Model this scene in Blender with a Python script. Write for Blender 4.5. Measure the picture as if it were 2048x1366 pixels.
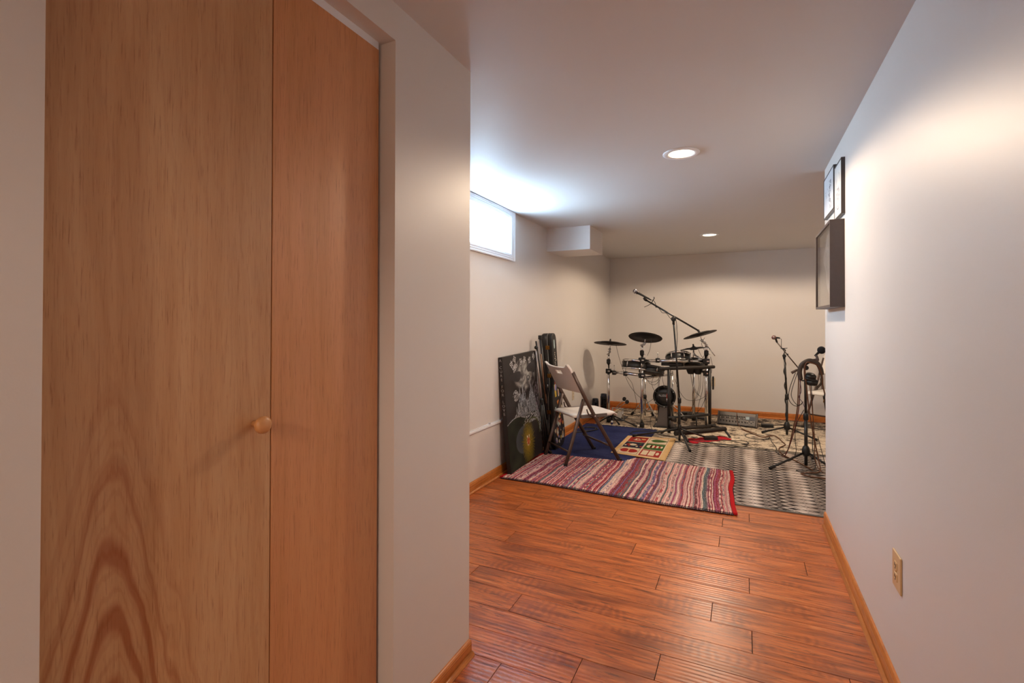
import bpy, bmesh, math, random
from mathutils import Vector, Matrix, noise
random.seed(7)
for o in list(bpy.data.objects): bpy.data.objects.remove(o)
C = bpy.context.scene.collection
R = math.radians
H = 2.3127                                   # ceiling height
XL, XC, XR, YC, YR, YB = -1.898, -0.985, 0.4855, 1.700, 3.782, 7.646
XE, YF = 2.35, -3.2                          # far right wall of the drum room, wall behind the camera

# ------------------------------------------------------------------ camera
cd = bpy.data.cameras.new('camera'); cam = bpy.data.objects.new('camera', cd); C.objects.link(cam)
cd.sensor_width = 36; cd.lens = 983.27/2048*36; cd.shift_y = -46.46/2048; cd.clip_start = 0.05
yaw, pitch, roll = R(25.1862), R(0.4684), R(0.1116)
Fv = Vector((-math.sin(yaw)*math.cos(pitch), math.cos(yaw)*math.cos(pitch), math.sin(pitch)))
Rv = Vector((math.cos(yaw), math.sin(yaw), 0)); Uv = Rv.cross(Fv)
R2 = Rv*math.cos(roll)+Uv*math.sin(roll); U2 = Uv*math.cos(roll)-Rv*math.sin(roll)
M = Matrix((R2, U2, -Fv)).transposed().to_4x4(); M.translation = Vector((0, 0, 1.3127)); cam.matrix_world = M
bpy.context.scene.camera = cam
# ------------------------------------------------------------------ world, exposure
sc = bpy.context.scene
w = bpy.data.worlds.new('world'); sc.world = w; w.use_nodes = True
w.node_tree.nodes['Background'].inputs[0].default_value = (0.55, 0.75, 1.0, 1); w.node_tree.nodes['Background'].inputs[1].default_value = 1.0
sc.view_settings.view_transform = 'Standard'; sc.view_settings.look = 'None'; sc.view_settings.gamma = 1
sc.view_settings.use_curve_mapping = False; sc.view_settings.exposure = 0.55
LAMP_COL = (1.0, 0.785, 0.57); LAMP_W = 100.0
LAMPS = [(-.33, 3.045, .78), (-.345, 6.005, .92), (1.35, 6.005, .50), (-.2, -2.4, 1.3)]  # last entry: unseen lamp added behind the camera to fill the corridor
DAY_COL = (0.40, 0.68, 1.0); DAY_STR = 40.0
def area(name, loc, size, watt, col, rot=(0, 0, 0), shape='DISK', sy=None, spread=180):
    l = bpy.data.lights.new(name, 'AREA'); l.shape = shape; l.size = size; l.energy = watt; l.color = col; l.spread = R(spread)
    if sy: l.size_y = sy
    o = bpy.data.objects.new(name, l); o.location = loc; o.rotation_euler = rot; C.objects.link(o); return o
for i, (x, y, k) in enumerate(LAMPS):
    l = bpy.data.lights.new('downlight_lamp', 'SPOT'); l.energy = LAMP_W*k; l.color = LAMP_COL if y > 0 else (1.0, 0.80, 0.62)
    l.shadow_soft_size = .065; l.spot_size = R(164); l.spot_blend = .22
    o = bpy.data.objects.new('downlight_lamp', l); o.location = (x, y, H-.012); C.objects.link(o)

# ------------------------------------------------------------------ helpers
def lin(c):
    return tuple((v/12.92 if v <= .04045 else ((v+.055)/1.055)**2.4) for v in c)
def rgb(r, g, b): return lin((r/255, g/255, b/255))
class Mat:
    def __init__(s, name, col=(.5, .5, .5), rough=.5, metal=0, spec=.5):
        s.m = bpy.data.materials.new(name); s.m.use_nodes = True; s.t = s.m.node_tree
        s.b = s.t.nodes['Principled BSDF']; s.b.inputs['Base Color'].default_value = (*col, 1)
        s.b.inputs['Roughness'].default_value = rough; s.b.inputs['Metallic'].default_value = metal
        s.b.inputs['Specular IOR Level'].default_value = spec
    def n(s, t, **k):
        q = s.t.nodes.new(t)
        for a, v in k.items(): setattr(q, a, v)
        return q
    def set(s, sock, v):
        if isinstance(v, bpy.types.NodeSocket): s.t.links.new(v, sock)
        elif isinstance(v, (tuple, list)) and sock.type == 'RGBA' and len(v) == 3: sock.default_value = (*v, 1)
        else: sock.default_value = v
    def coord(s, kind='Object', scale=(1, 1, 1), loc=(0, 0, 0)):
        c = s.n('ShaderNodeTexCoord'); m = s.n('ShaderNodeMapping'); s.set(m.inputs[0], c.outputs[kind])
        m.inputs['Scale'].default_value = scale; m.inputs['Location'].default_value = loc; return m.outputs[0]
    def noise(s, vec, scale=5, detail=4, rough=.5, dist=0):
        q = s.n('ShaderNodeTexNoise'); s.set(q.inputs['Vector'], vec)
        for k, v in (('Scale', scale), ('Detail', detail), ('Roughness', rough), ('Distortion', dist)): q.inputs[k].default_value = v
        return q.outputs['Fac']
    def math(s, op, a, b=0., c=None, clamp=False):
        q = s.n('ShaderNodeMath', operation=op, use_clamp=clamp); s.set(q.inputs[0], a); s.set(q.inputs[1], b)
        if c is not None: s.set(q.inputs[2], c)
        return q.outputs[0]
    def ramp(s, fac, stops, interp='LINEAR'):
        q = s.n('ShaderNodeValToRGB'); s.set(q.inputs[0], fac); e = q.color_ramp.elements; q.color_ramp.interpolation = interp
        while len(e) < len(stops): e.new(.5)
        for el, (p, c) in zip(e, stops):
            el.position = p; el.color = (*c, 1) if len(c) == 3 else c
        return q.outputs[0]
    def mix(s, f, a, b, mode='MIX'):
        q = s.n('ShaderNodeMix', data_type='RGBA', blend_type=mode); s.set(q.inputs[0], f); s.set(q.inputs[6], a); s.set(q.inputs[7], b); return q.outputs[2]
    def sep(s, vec):
        q = s.n('ShaderNodeSeparateXYZ'); s.set(q.inputs[0], vec); return q.outputs
    def smooth(s, v, a, b):
        q = s.n('ShaderNodeMapRange', interpolation_type='SMOOTHSTEP'); s.set(q.inputs[0], v); q.inputs[1].default_value = a; q.inputs[2].default_value = b; return q.outputs[0]
    def bump(s, h, strength=.3, dist=.002):
        q = s.n('ShaderNodeBump'); s.set(q.inputs['Height'], h); q.inputs['Strength'].default_value = strength; q.inputs['Distance'].default_value = dist
        s.set(s.b.inputs['Normal'], q.outputs[0])
    def base(s, c): s.set(s.b.inputs['Base Color'], c)
    def rough(s, c): s.set(s.b.inputs['Roughness'], c)
    def attr(s, name='col'):
        q = s.n('ShaderNodeAttribute', attribute_name=name); return q.outputs['Color'], q.outputs['Fac']

def paint(name, col, rough, bump=.12, scale=260):
    a = Mat(name, col, rough)
    v = a.coord(); f = a.noise(v, 1.3, 3)
    a.base(a.mix(f, tuple(c*.965 for c in col), tuple(min(1, c*1.03) for c in col)))
    n1 = a.noise(v, scale, 2); n2 = a.noise(v, 9, 3)
    a.bump(a.math('ADD', n1, a.math('MULTIPLY', n2, 1.2)), bump, .0012)
    return a.m
WALL = paint('wall_paint', rgb(216, 211, 207), .46, .10)
CEIL = paint('ceiling_paint', rgb(211, 210, 209), .55, .12)
WHITE = paint('white_trim_paint', rgb(232, 234, 238), .35, .02)

def plain(name, col, rough=.5, metal=0, spec=.5, nscale=40, amt=.12, bump=0):
    a = Mat(name, col, rough, metal, spec); f = a.noise(a.coord(), nscale, 3)
    a.base(a.mix(f, tuple(c*(1-amt) for c in col), tuple(min(1, c*(1+amt)) for c in col)))
    a.rough(a.math('ADD', a.math('MULTIPLY', f, .15), max(0, rough-.07)))
    if bump: a.bump(f, bump, .001)
    return a.m
CHROME = plain('chrome_steel', (.72, .72, .72), .14, 1, .5, 60, .06)
STEEL = plain('satin_steel', (.5, .5, .5), .3, 1, .5, 80, .1)
BLACKM = plain('black_powder_coat', rgb(26, 24, 24), .38, 0, .5, 90, .2)
BLACKP = plain('black_plastic', rgb(20, 20, 21), .42, 0, .5, 60, .2)
RUBBER = plain('black_rubber', rgb(27, 26, 27), .55, 0, .4, 50, .2)
FOAM = plain('charcoal_foam', rgb(52, 47, 44), .85, 0, .2, 200, .25, .4)
GREYP = plain('grey_plastic', rgb(98, 90, 86), .5, 0, .4, 70, .1)
DKGREY = plain('dark_grey_plastic', rgb(48, 46, 46), .5, 0, .4, 70, .1)
CABLE = plain('black_cable', rgb(30, 24, 22), .5)
CABLE_B = plain('brown_cable', rgb(92, 52, 24), .5)
CABLE_R = plain('red_brown_cable', rgb(96, 36, 26), .5)
BRASS = plain('aged_brass', rgb(150, 108, 52), .35, .9, .5, 120, .3)
CHWHITE = plain('almond_blow_moulded_plastic', rgb(234, 228, 222), .45, 0, .4, 300, .03, .15)
CHBROWN = plain('brown_powder_coated_steel', rgb(84, 66, 58), .35, .25, .5, 120, .1)
ALMOND = plain('almond_plastic', rgb(205, 172, 128), .35, 0, .5, 100, .04)
LEATHER = plain('black_tolex', rgb(24, 23, 23), .42, 0, .5, 260, .3, .5)
FRAMEBLK = plain('dark_stained_frame', rgb(58, 50, 50), .4, 0, .5, 60, .15)
SHADOWBOX = plain('bronze_box_frame', rgb(70, 60, 60), .4, 0, .5, 60, .15)

def wood_trim():
    a = Mat('honey_oak_trim', rgb(190, 110, 44), .32)
    v = a.coord('Object', (3, 3, 60)); v2 = a.coord('Object', (60, 2.2, 60)); c = a.coord()
    f = a.noise(a.coord('Object', (2.2, 2.2, 90)), 1, 5, .6); g = a.noise(c, 30, 4, .6)
    f = a.math('ADD', a.math('MULTIPLY', f, .7), a.math('MULTIPLY', g, .3))
    a.base(a.ramp(f, [(.3, rgb(146, 82, 30)), (.5, rgb(188, 112, 48)), (.72, rgb(212, 140, 74))])); a.bump(f, .15, .0006)
    return a.m
OAK = wood_trim()

class MB:
    """collects shapes in one bmesh"""
    def __init__(s): s.b = bmesh.new(); s.lay = None; s.mi = 0
    def _fin(s, faces, smooth=False):
        for f in faces: f.smooth = smooth; f.material_index = s.mi
    def box(s, lo, hi, bev=0, mat=None):
        vs = [s.b.verts.new((x, y, z)) for x in (lo[0], hi[0]) for y in (lo[1], hi[1]) for z in (lo[2], hi[2])]
        idx = [(0, 1, 3, 2), (4, 6, 7, 5), (0, 4, 5, 1), (2, 3, 7, 6), (0, 2, 6, 4), (1, 5, 7, 3)]
        fs = [s.b.faces.new([vs[i] for i in q]) for q in idx]; s._fin(fs)
        if bev:
            es = list({e for f in fs for e in f.edges})
            r = bmesh.ops.bevel(s.b, geom=es, offset=bev, segments=2, affect='EDGES', profile=.5)
            s._fin(r['faces'])
            vs = list({v for f in r['faces'] for v in f.verts} | {v for v in vs if v.is_valid})
        if mat is not None: bmesh.ops.transform(s.b, matrix=mat, verts=[v for v in vs if v.is_valid])
        return s
    def quad(s, pts):
        f = s.b.faces.new([s.b.verts.new(p) for p in pts]); s._fin([f]); return s
    def prism(s, prof, axis_a, axis_b, axis_n, o, depth, smooth=False):
        """profile of (a,b) pairs in plane axis_a/axis_b at o, pushed along axis_n by depth"""
        A, B, N, O = map(Vector, (axis_a, axis_b, axis_n, o))
        r0 = [s.b.verts.new(O+A*a+B*b) for a, b in prof]; r1 = [s.b.verts.new(O+A*a+B*b+N*depth) for a, b in prof]
        n = len(prof); fs = [s.b.faces.new((r0[i], r0[(i+1) % n], r1[(i+1) % n], r1[i])) for i in range(n)]; s._fin(fs, smooth)
        cs = [s.b.faces.new(r0[::-1]), s.b.faces.new(r1)]; s._fin(cs)
        return s
    def tube(s, pts, r, n=8, closed=False, cap=True, smooth=True, flat=1.0, up=None):
        pts = [Vector(p) for p in pts]; rs = r if isinstance(r, (list, tuple)) else [r]*len(pts)
        rings = []; prev = None
        for i, p in enumerate(pts):
            if closed: t = pts[(i+1) % len(pts)]-pts[i-1]
            else: t = pts[min(i+1, len(pts)-1)]-pts[max(i-1, 0)]
            if t.length < 1e-9: t = Vector((0, 0, 1))
            t.normalize()
            if prev is None:
                u = Vector(up) if up else (Vector((0, 0, 1)) if abs(t.z) < .9 else Vector((1, 0, 0)))
            else: u = prev
            u = u-t*u.dot(t)
            if u.length < 1e-6: u = t.orthogonal()
            u.normalize(); prev = u; v = t.cross(u)
            rings.append([s.b.verts.new(p+(u*math.cos(2*math.pi*k/n+math.pi/n)*flat+v*math.sin(2*math.pi*k/n+math.pi/n))*rs[i]) for k in range(n)])
        m = len(rings); fs = []
        for i in range(m if closed else m-1):
            a, b = rings[i], rings[(i+1) % m]
            for k in range(n): fs.append(s.b.faces.new((a[k], a[(k+1) % n], b[(k+1) % n], b[k])))
        s._fin(fs, smooth)
        if cap and not closed: s._fin([s.b.faces.new(rings[0][::-1]), s.b.faces.new(rings[-1])])
        return s
    def lathe(s, prof, o=(0, 0, 0), axis=(0, 0, 1), n=24, smooth=True):
        """prof of (radius, height)"""
        O = Vector(o); Z = Vector(axis).normalized(); X = Z.orthogonal().normalized(); Y = Z.cross(X)
        rings = []
        for r, h in prof:
            if r < 1e-6: rings.append([s.b.verts.new(O+Z*h)])
            else: rings.append([s.b.verts.new(O+Z*h+(X*math.cos(2*math.pi*k/n)+Y*math.sin(2*math.pi*k/n))*r) for k in range(n)])
        fs = []
        for a, b in zip(rings, rings[1:]):
            for k in range(n):
                l = (k+1) % n
                if len(a) == 1 and len(b) == 1: continue
                if len(a) == 1: fs.append(s.b.faces.new((a[0], b[l], b[k])))
                elif len(b) == 1: fs.append(s.b.faces.new((a[k], a[l], b[0])))
                else: fs.append(s.b.faces.new((a[k], a[l], b[l], b[k])))
        s._fin(fs, smooth)
        for rg, fl in ((rings[0], True), (rings[-1], False)):
            if len(rg) > 1: s._fin([s.b.faces.new(rg[::-1] if fl else rg)])
        return s
    def ball(s, c, r, n=16, sc=(1, 1, 1)):
        r0 = bmesh.ops.create_uvsphere(s.b, u_segments=n, v_segments=max(6, n*2//3), radius=r)
        bmesh.ops.transform(s.b, matrix=Matrix.Translation(c) @ Matrix.Diagonal((*sc, 1)), verts=r0['verts'])
        s._fin({f for v in r0['verts'] for f in v.link_faces}, True); return s
    def out(s, name, mats, parent=None, loc=None, kind=None):
        if isinstance(mats, bpy.types.Material): mats = [mats]
        bmesh.ops.recalc_face_normals(s.b, faces=s.b.faces)
        me = bpy.data.meshes.new(name); s.b.to_mesh(me); s.b.free()
        for m in mats: me.materials.append(m)
        o = bpy.data.objects.new(name, me); C.objects.link(o)
        if parent: o.parent = parent
        if loc: o.location = loc
        if kind: o['kind'] = kind
        return o
def sm(pts, k=8, closed=False):
    """Catmull-Rom through pts"""
    P = [Vector(p) for p in pts]; out = []; n = len(P)
    for i in range(n if closed else n-1):
        if closed: p0, p1, p2, p3 = P[i-1], P[i], P[(i+1) % n], P[(i+2) % n]
        else: p0, p1, p2, p3 = P[max(i-1, 0)], P[i], P[i+1], P[min(i+2, n-1)]
        for j in range(k):
            t = j/k; out.append(.5*((2*p1)+(p2-p0)*t+(2*p0-5*p1+4*p2-p3)*t*t+(3*p1-p0-3*p2+p3)*t**3))
    if not closed: out.append(P[-1])
    return out
def tag(o, label=None, cat=None, group=None, kind=None):
    for k, v in (('label', label), ('category', cat), ('group', group), ('kind', kind)):
        if v: o[k] = v
    return o
def empty(name, loc=(0, 0, 0), rz=0, **k):
    o = bpy.data.objects.new(name, None); C.objects.link(o); o.location = loc; o.rotation_euler = (0, 0, rz); o.empty_display_size = .05
    return tag(o, **k)
def copy_tree(o, parent=None):
    c = o.copy(); C.objects.link(c)
    if parent: c.parent = parent
    for ch in [x for x in bpy.data.objects if x.parent == o and x != c]: copy_tree(ch, c)
    return c
def grid_obj(name, w, h, nx, ny, fn, mat, parent=None, bulge=None):
    """flat picture in local XY (0..w, 0..h), colour attribute from fn(u,v) -> sRGB"""
    vs, cols = [], []
    for j in range(ny+1):
        for i in range(nx+1):
            u, v = i/nx, j/ny; vs.append((u*w, v*h, bulge(u, v) if bulge else 0)); cols.append((*lin(fn(u, v)), 1))
    fs = [(j*(nx+1)+i, j*(nx+1)+i+1, (j+1)*(nx+1)+i+1, (j+1)*(nx+1)+i) for j in range(ny) for i in range(nx)]
    me = bpy.data.meshes.new(name); me.from_pydata(vs, [], fs); a = me.color_attributes.new('col', 'FLOAT_COLOR', 'POINT')
    a.data.foreach_set('color', [x for c in cols for x in c]); me.materials.append(mat)
    o = bpy.data.objects.new(name, me); C.objects.link(o)
    if parent: o.parent = parent
    return o
def attr_mat(name, rough=.5, speck=0, bump=0):
    a = Mat(name, rough=rough, spec=.4); c, _ = a.attr()
    if speck:
        n = a.noise(a.coord(), 170, 2, .6)
        c = a.mix(a.smooth(n, .48, .60), c, a.mix(.5, c, rgb(40, 34, 44)), 'MIX')
        c = a.mix(a.math('MULTIPLY', a.smooth(n, .46, .34), speck), c, rgb(226, 205, 190), 'MIX')
        a.bump(n, .6, .003)
    a.base(c); return a.m

# ================================================================== STRUCTURE
def S(o): o['kind'] = 'structure'; return o
# --- floor with individual laminate planks
def plank_mat():
    a = Mat('handscraped_laminate', rough=.3, spec=.55)
    oi = a.n('ShaderNodeObjectInfo'); off = a.n('ShaderNodeVectorMath', operation='ADD')
    sc_ = a.n('ShaderNodeVectorMath', operation='SCALE'); a.set(sc_.inputs[0], oi.outputs['Location']); sc_.inputs['Scale'].default_value = 3.7
    tc = a.n('ShaderNodeTexCoord'); a.set(off.inputs[0], tc.outputs['Object']); a.set(off.inputs[1], sc_.outputs[0])
    def mp(s): m = a.n('ShaderNodeMapping'); a.set(m.inputs[0], off.outputs[0]); m.inputs['Scale'].default_value = s; return m.outputs[0]
    g = a.noise(mp((3.2, 34, 1)), 1, 6, .62, .6); fine = a.noise(mp((9, 170, 1)), 1, 3, .6); cloud = a.noise(mp((2.2, 7, 1)), 1, 3, .5)
    streak = a.noise(mp((7, 95, 1)), 1, 6, .75, .8)
    col = a.ramp(g, [(.28, rgb(112, 54, 24)), (.44, rgb(172, 88, 38)), (.6, rgb(202, 112, 54)), (.78, rgb(216, 142, 88))])
    col = a.mix(a.math('MULTIPLY', a.smooth(streak, .52, .64), .85), col, rgb(70, 36, 22))
    col = a.mix(a.math('MULTIPLY', a.smooth(fine, .5, .75), .35), col, rgb(120, 58, 30))
    col = a.mix(a.math('MULTIPLY', a.smooth(cloud, .52, .68), .50), col, rgb(108, 52, 28))
    # curly figure across the grain
    cur = a.n('ShaderNodeTexWave', wave_type='BANDS', bands_direction='X'); a.set(cur.inputs['Vector'], mp((1, 1, 1)))
    for k, v in (('Scale', 9), ('Distortion', 5), ('Detail', 2), ('Detail Scale', 2)): cur.inputs[k].default_value = v
    col = a.mix(a.math('MULTIPLY', a.math('MULTIPLY', cur.outputs['Fac'], a.smooth(a.noise(mp((3, 6, 1)), 1, 2), .55, .64)), .50), col, rgb(118, 52, 24))
    a.base(col)
    rid = a.n('ShaderNodeTexWave', wave_type='BANDS', bands_direction='Y'); a.set(rid.inputs['Vector'], mp((.25, 1, 1)))
    for k, v in (('Scale', 15), ('Distortion', 3.0), ('Detail', 1.5), ('Detail Scale', .6)): rid.inputs[k].default_value = v
    hgt = a.math('ADD', a.math('MULTIPLY', rid.outputs['Fac'], .9), a.math('MULTIPLY', fine, .35))
    a.bump(hgt, .30, .0016)
    a.rough(a.math('ADD', .24, a.math('MULTIPLY', g, .16)))
    return a.m
PLANK = plank_mat()
fb = MB(); fb.box((XL-.1, YF-.1, -.12), (XE+.1, YB+.1, -.006)); floor = S(fb.out('floor', plain('dark_joint', rgb(30, 14, 8), .8)))
PW, PL, Y0 = .1583, 1.32, 1.7076
pb = MB(); g_ = .0014
pb.box((g_, g_, -.0095), (PL-g_, PW-g_, 0), .0007)
plank0 = pb.out('plank', PLANK, floor); PM = plank0.data; first = True
JO = {-1: -.845, 0: -.57, 1: -.298, 2: -.968, 3: .031, 4: -.132, 5: -.393, 6: .025, 7: -.578, 8: -1.02, 9: -.132, 10: -.80, 11: -.125, 12: .034, 13: -.6}
cutmesh = {}
k = -26
while Y0+k*PW < YB:
    y = Y0+k*PW
    x0, x1 = (XC, XR) if y+PW < YC else (XL, XR)
    if y > YR-.12: x1 = XE
    if y < 0.45: k += 1; continue
    j = JO.get(k, random.uniform(-1.2, 0)); j -= math.ceil((j-x0)/PL)*PL
    while j < x1:
        a_, b_ = max(j, x0), min(j+PL, x1)
        if b_-a_ > .03:
            if b_-a_ > PL-.002: me = PM
            else:
                q = MB(); q.box((g_, g_, -.0095), (b_-a_-g_, PW-g_, 0), .0007); bmesh.ops.recalc_face_normals(q.b, faces=q.b.faces)
                me = bpy.data.meshes.new('plank'); q.b.to_mesh(me); q.b.free(); me.materials.append(PLANK)
            if first: o = plank0; o.data = me; first = False
            else: o = bpy.data.objects.new('plank', me); C.objects.link(o); o.parent = floor
            o.location = (a_, y, 0)
        j += PL
    k += 1
q = MB(); y = YF
while y < Y0-8*PW+.01:
    pass
    x = XC-random.uniform(0, 1.3)
    while x < XR:
        a_, b_ = max(x, XC), min(x+PL, XR)
        if b_-a_ > .02: q.box((a_+g_, y+g_, -.0095), (b_-g_, min(y+PW, Y0-7*PW-.1583)-g_, 0))
        x += PL
    y += PW
    if y+PW > Y0-7*PW-.15: break
o = q.out('plank_field', PLANK, floor); o['kind'] = 'stuff'

S(MB().box((XL-.1, YF-.1, H), (XE+.1, YB+.1, H+.12)).out('ceiling', CEIL))
# --- walls
JL, JR, JT = .381, 1.233, 2.196
q = MB(); q.box((XC-.10, YF, 0), (XC, JL, H)); q.box((XC-.10, JR, 0), (XC, YC, H)); q.box((XC-.10, JL, JT), (XC, JR, H))
S(q.out('wall_closet', WALL))
S(MB().box((XL, YC-.10, 0), (XC-.10, YC, H)).out('wall_front_return', WALL))
q = MB(); WY0, WY1, WZ0, WZ1 = 3.19, 4.010, 1.926, 2.262; D = .40
q.box((XL-D, YC-.1, 0), (XL, WY0, H)); q.box((XL-D, WY1, 0), (XL, YB, H)); q.box((XL-D, WY0, 0), (XL, WY1, WZ0)); q.box((XL-D, WY0, WZ1), (XL, WY1, H))
S(q.out('wall_left', WALL))
S(MB().box((XL-.1, YB, 0), (XE+.1, YB+.1, H)).out('wall_back', WALL))
q = MB(); q.box((XR, YF, 0), (XR+.11, YR, H)); S(q.out('wall_right', WALL))
S(MB().box((XR+.11, YR-.11, 0), (XE, YR, H)).out('wall_right_return', WALL))
S(MB().box((XE, YR, 0), (XE+.1, YB, H)).out('wall_far_right', WALL))
S(MB().box((XC-.1, YF-.1, 0), (XR+.11, YF, H)).out('wall_behind', WALL))
q = MB(); q.box((XC-.75, JL-.3, 0), (XC-.70, JR+.2, H)); q.box((XC-.75, JL-.35, 0), (XC-.1, JL-.3, H)); S(q.out('wall_closet_inner', WALL))
S(MB().box((XL, 4.905, 2.068), (-1.423, 5.40, H)).out('soffit', WALL))

# --- baseboards with shoe moulding
BBP = [(0, 0), (.0125, 0), (.0125, .046), (.0105, .050), (.0115, .053), (.008, .0585), (.0035, .0605), (0, .0605)]
SHOE = [(0, 0)]+[(.014*math.cos(t), .017*math.sin(t)) for t in [i*math.pi/14 for i in range(8)]]
def base(name, start, along, out, length, hscale=1.0, cut=0.0):
    pr = [(a, b*hscale) for a, b in BBP]
    o = S(MB().prism(pr, out, (0, 0, 1), along, start, length).out(name, OAK))
    st = Vector(start)+Vector(out)*.0125
    MB().prism(SHOE, out, (0, 0, 1), along, st, length-cut, True).out('shoe_moulding', OAK, o); return o
base('baseboard_closet', (XC, YC, 0), (0, -1, 0), (1, 0, 0), YC-JR-.002)
base('baseboard_closet_2', (XC, JL-.002, 0), (0, -1, 0), (1, 0, 0), JL-YF)
base('baseboard_right', (XR, YF, 0), (0, 1, 0), (-1, 0, 0), YR-YF, 1.36, .04)
base('baseboard_left', (XL, YC, 0), (0, 1, 0), (1, 0, 0), YB-YC, 1.36)
base('baseboard_back', (XL, YB, 0), (1, 0, 0), (0, -1, 0), XE-XL, 1.36)
base('baseboard_far_right', (XE, YR, 0), (0, 1, 0), (-1, 0, 0), YB-YR, 1.36)
base('baseboard_return', (XR+.0, YR, 0), (1, 0, 0), (0, 1, 0), XE-XR, 1.36)

# --- window
win = S(empty('window_1'))
def glass_block_mat():
    a = Mat('wavy_glass_block', (.8, .9, .95), .15)
    v = a.coord('Object', (1, 1, 1)); vo = a.n('ShaderNodeTexVoronoi'); a.set(vo.inputs['Vector'], v); vo.inputs['Scale'].default_value = 75
    f = vo.outputs['Distance']
    c = a.ramp(f, [(.0, (.38, .58, .78)), (.35, (.62, .84, 1)), (.6, (.8, .95, 1))])
    a.set(a.b.inputs['Emission Color'], a.mix(.5, c, DAY_COL)); a.b.inputs['Emission Strength'].default_value = DAY_STR; a.bump(f, .5, .004)
    return a.m
GB = glass_block_mat()
for z0, z1 in ((WZ0+.002, 2.045), (2.051, WZ1-.002)):
    y = WY1-.003
    while y > WY0+.02:
        y2 = max(y-.198, WY0+.003); MB().box((XL-.34, y2+.002, z0), (XL-.24, y-.002, z1), .004).out('glass_block', GB, win); y -= .200
MB().box((XL-.33, WY0, WZ0), (XL-.25, WY1, WZ1)).out('mortar', plain('pale_mortar', rgb(190, 200, 205), .8), win)
q = MB(); d0 = XL-.24
q.box((d0, WY0, WZ0), (XL, WY1, WZ0+.006)); q.box((d0, WY0, WZ1-.006), (XL, WY1, WZ1)); q.box((d0, WY0, WZ0), (XL, WY0+.006, WZ1)); q.box((d0, WY1-.006, WZ0), (XL, WY1, WZ1))
q.out('jamb_liner', WHITE, win)
CP = [(0, 0), (.060, 0), (.060, .018), (.050, .019), (.044, .013), (.030, .013), (.024, .009), (.010, .009), (.004, .006), (0, .004)]
MB().prism(CP, (0, 1, 0), (1, 0, 0), (0, 0, 1), (XL, WY1, WZ0-.060), WZ1-WZ0+.108).out('casing', WHITE, win)
MB().prism(CP, (0, -1, 0), (1, 0, 0), (0, 0, 1), (XL, WY0, WZ0-.060), WZ1-WZ0+.108).out('casing', WHITE, win)
MB().prism(CP, (0, 0, -1), (1, 0, 0), (0, 1, 0), (XL, WY0, WZ0), WY1-WY0).out('casing', WHITE, win)
MB().prism([(a*.78, b) for a, b in CP], (0, 0, 1), (1, 0, 0), (0, 1, 0), (XL, WY0, WZ1), WY1-WY0).out('casing', WHITE, win)

# --- closet bifold door
def veneer(name, cathedral):
    a = Mat(name, rough=.42, spec=.45)
    v = a.coord(); x, y, z = a.sep(v)
    wob = a.math('MULTIPLY', a.math('SUBTRACT', a.noise(a.coord('Object', (7, 7, 2.4)), 1, 3, .5), .5), .10)
    pore = a.noise(a.coord('Object', (330, 330, 14)), 1, 4, .65); soft = a.noise(a.coord('Object', (14, 14, .9)), 1, 6, .7, .8); big = a.noise(a.coord('Object', (4, 4, 1.2)), 1, 2)
    streak = a.noise(a.coord('Object', (120, 120, 5.5)), 1, 5, .7)
    if cathedral:
        base_c = a.ramp(a.math('ADD', a.math('MULTIPLY', soft, .75), a.math('MULTIPLY', big, .25)), [(.3, rgb(178, 130, 86)), (.5, rgb(196, 151, 108)), (.72, rgb(208, 168, 126))])
        dy = a.math('ADD', a.math('SUBTRACT', y, .135), wob)
        r2 = a.math('SQRT', a.math('ADD', a.math('MULTIPLY', dy, dy), .0006))
        val = a.math('ADD', z, a.math('MULTIPLY', r2, 4.2)); val = a.math('ADD', val, a.math('MULTIPLY', wob, 1.2))
        rings = a.math('SINE', a.math('MULTIPLY', val, 46))
        val2 = a.math('ADD', val, a.math('MULTIPLY', soft, .12)); fineR = a.math('SINE', a.math('MULTIPLY', val2, 150))
        fade = a.math('MULTIPLY', a.smooth(val, 1.42, 1.05), 1.0)
        core = a.smooth(val, 1.13, .98)
        dark = a.math('MULTIPLY', a.smooth(rings, .30, .95), a.math('MULTIPLY', fade, .42))
        dark = a.math('ADD', dark, a.math('MULTIPLY', a.math('MULTIPLY', a.smooth(fineR, .2, 1), fade), .18))
        col = a.mix(dark, base_c, rgb(150, 82, 44))
        col = a.mix(a.math('MULTIPLY', a.math('MULTIPLY', core, a.smooth(rings, -.3, .8)), .45), col, rgb(152, 78, 40))
        # long sweeping grain above the arches
        val3 = a.math('ADD', a.math('MULTIPLY', dy, 9), a.math('MULTIPLY', a.math('MULTIPLY', z, z), .35)); sw = a.math('SINE', a.math('MULTIPLY', a.math('ADD', val3, a.math('MULTIPLY', big, .8)), 17))
        col = a.mix(a.math('MULTIPLY', a.smooth(sw, .4, 1), .07), col, rgb(146, 86, 48))
    else:
        base_c = a.ramp(a.math('ADD', a.math('MULTIPLY', soft, .55), a.math('MULTIPLY', big, .45)), [(.3, rgb(188, 132, 80)), (.5, rgb(206, 146, 100)), (.72, rgb(214, 158, 110))])
        val3 = a.math('ADD', a.math('MULTIPLY', y, 9), a.math('MULTIPLY', big, 1.2)); sw = a.math('SINE', a.math('MULTIPLY', val3, 11))
        col = a.mix(a.math('MULTIPLY', a.smooth(sw, .4, 1), .05), base_c, rgb(160, 92, 50))
    col = a.mix(a.math('MULTIPLY', a.smooth(streak, .52, .74), .45), col, rgb(146, 86, 48))
    col = a.mix(a.math('MULTIPLY', a.smooth(pore, .54, .70), .50), col, rgb(128, 70, 36))
    a.base(col); a.bump(pore, .10, .0006); a.rough(a.math('ADD', .36, a.math('MULTIPLY', soft, .12)))
    return a.m
XD = -1.041
door = S(empty('door_1'))
SP = .8355
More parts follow.
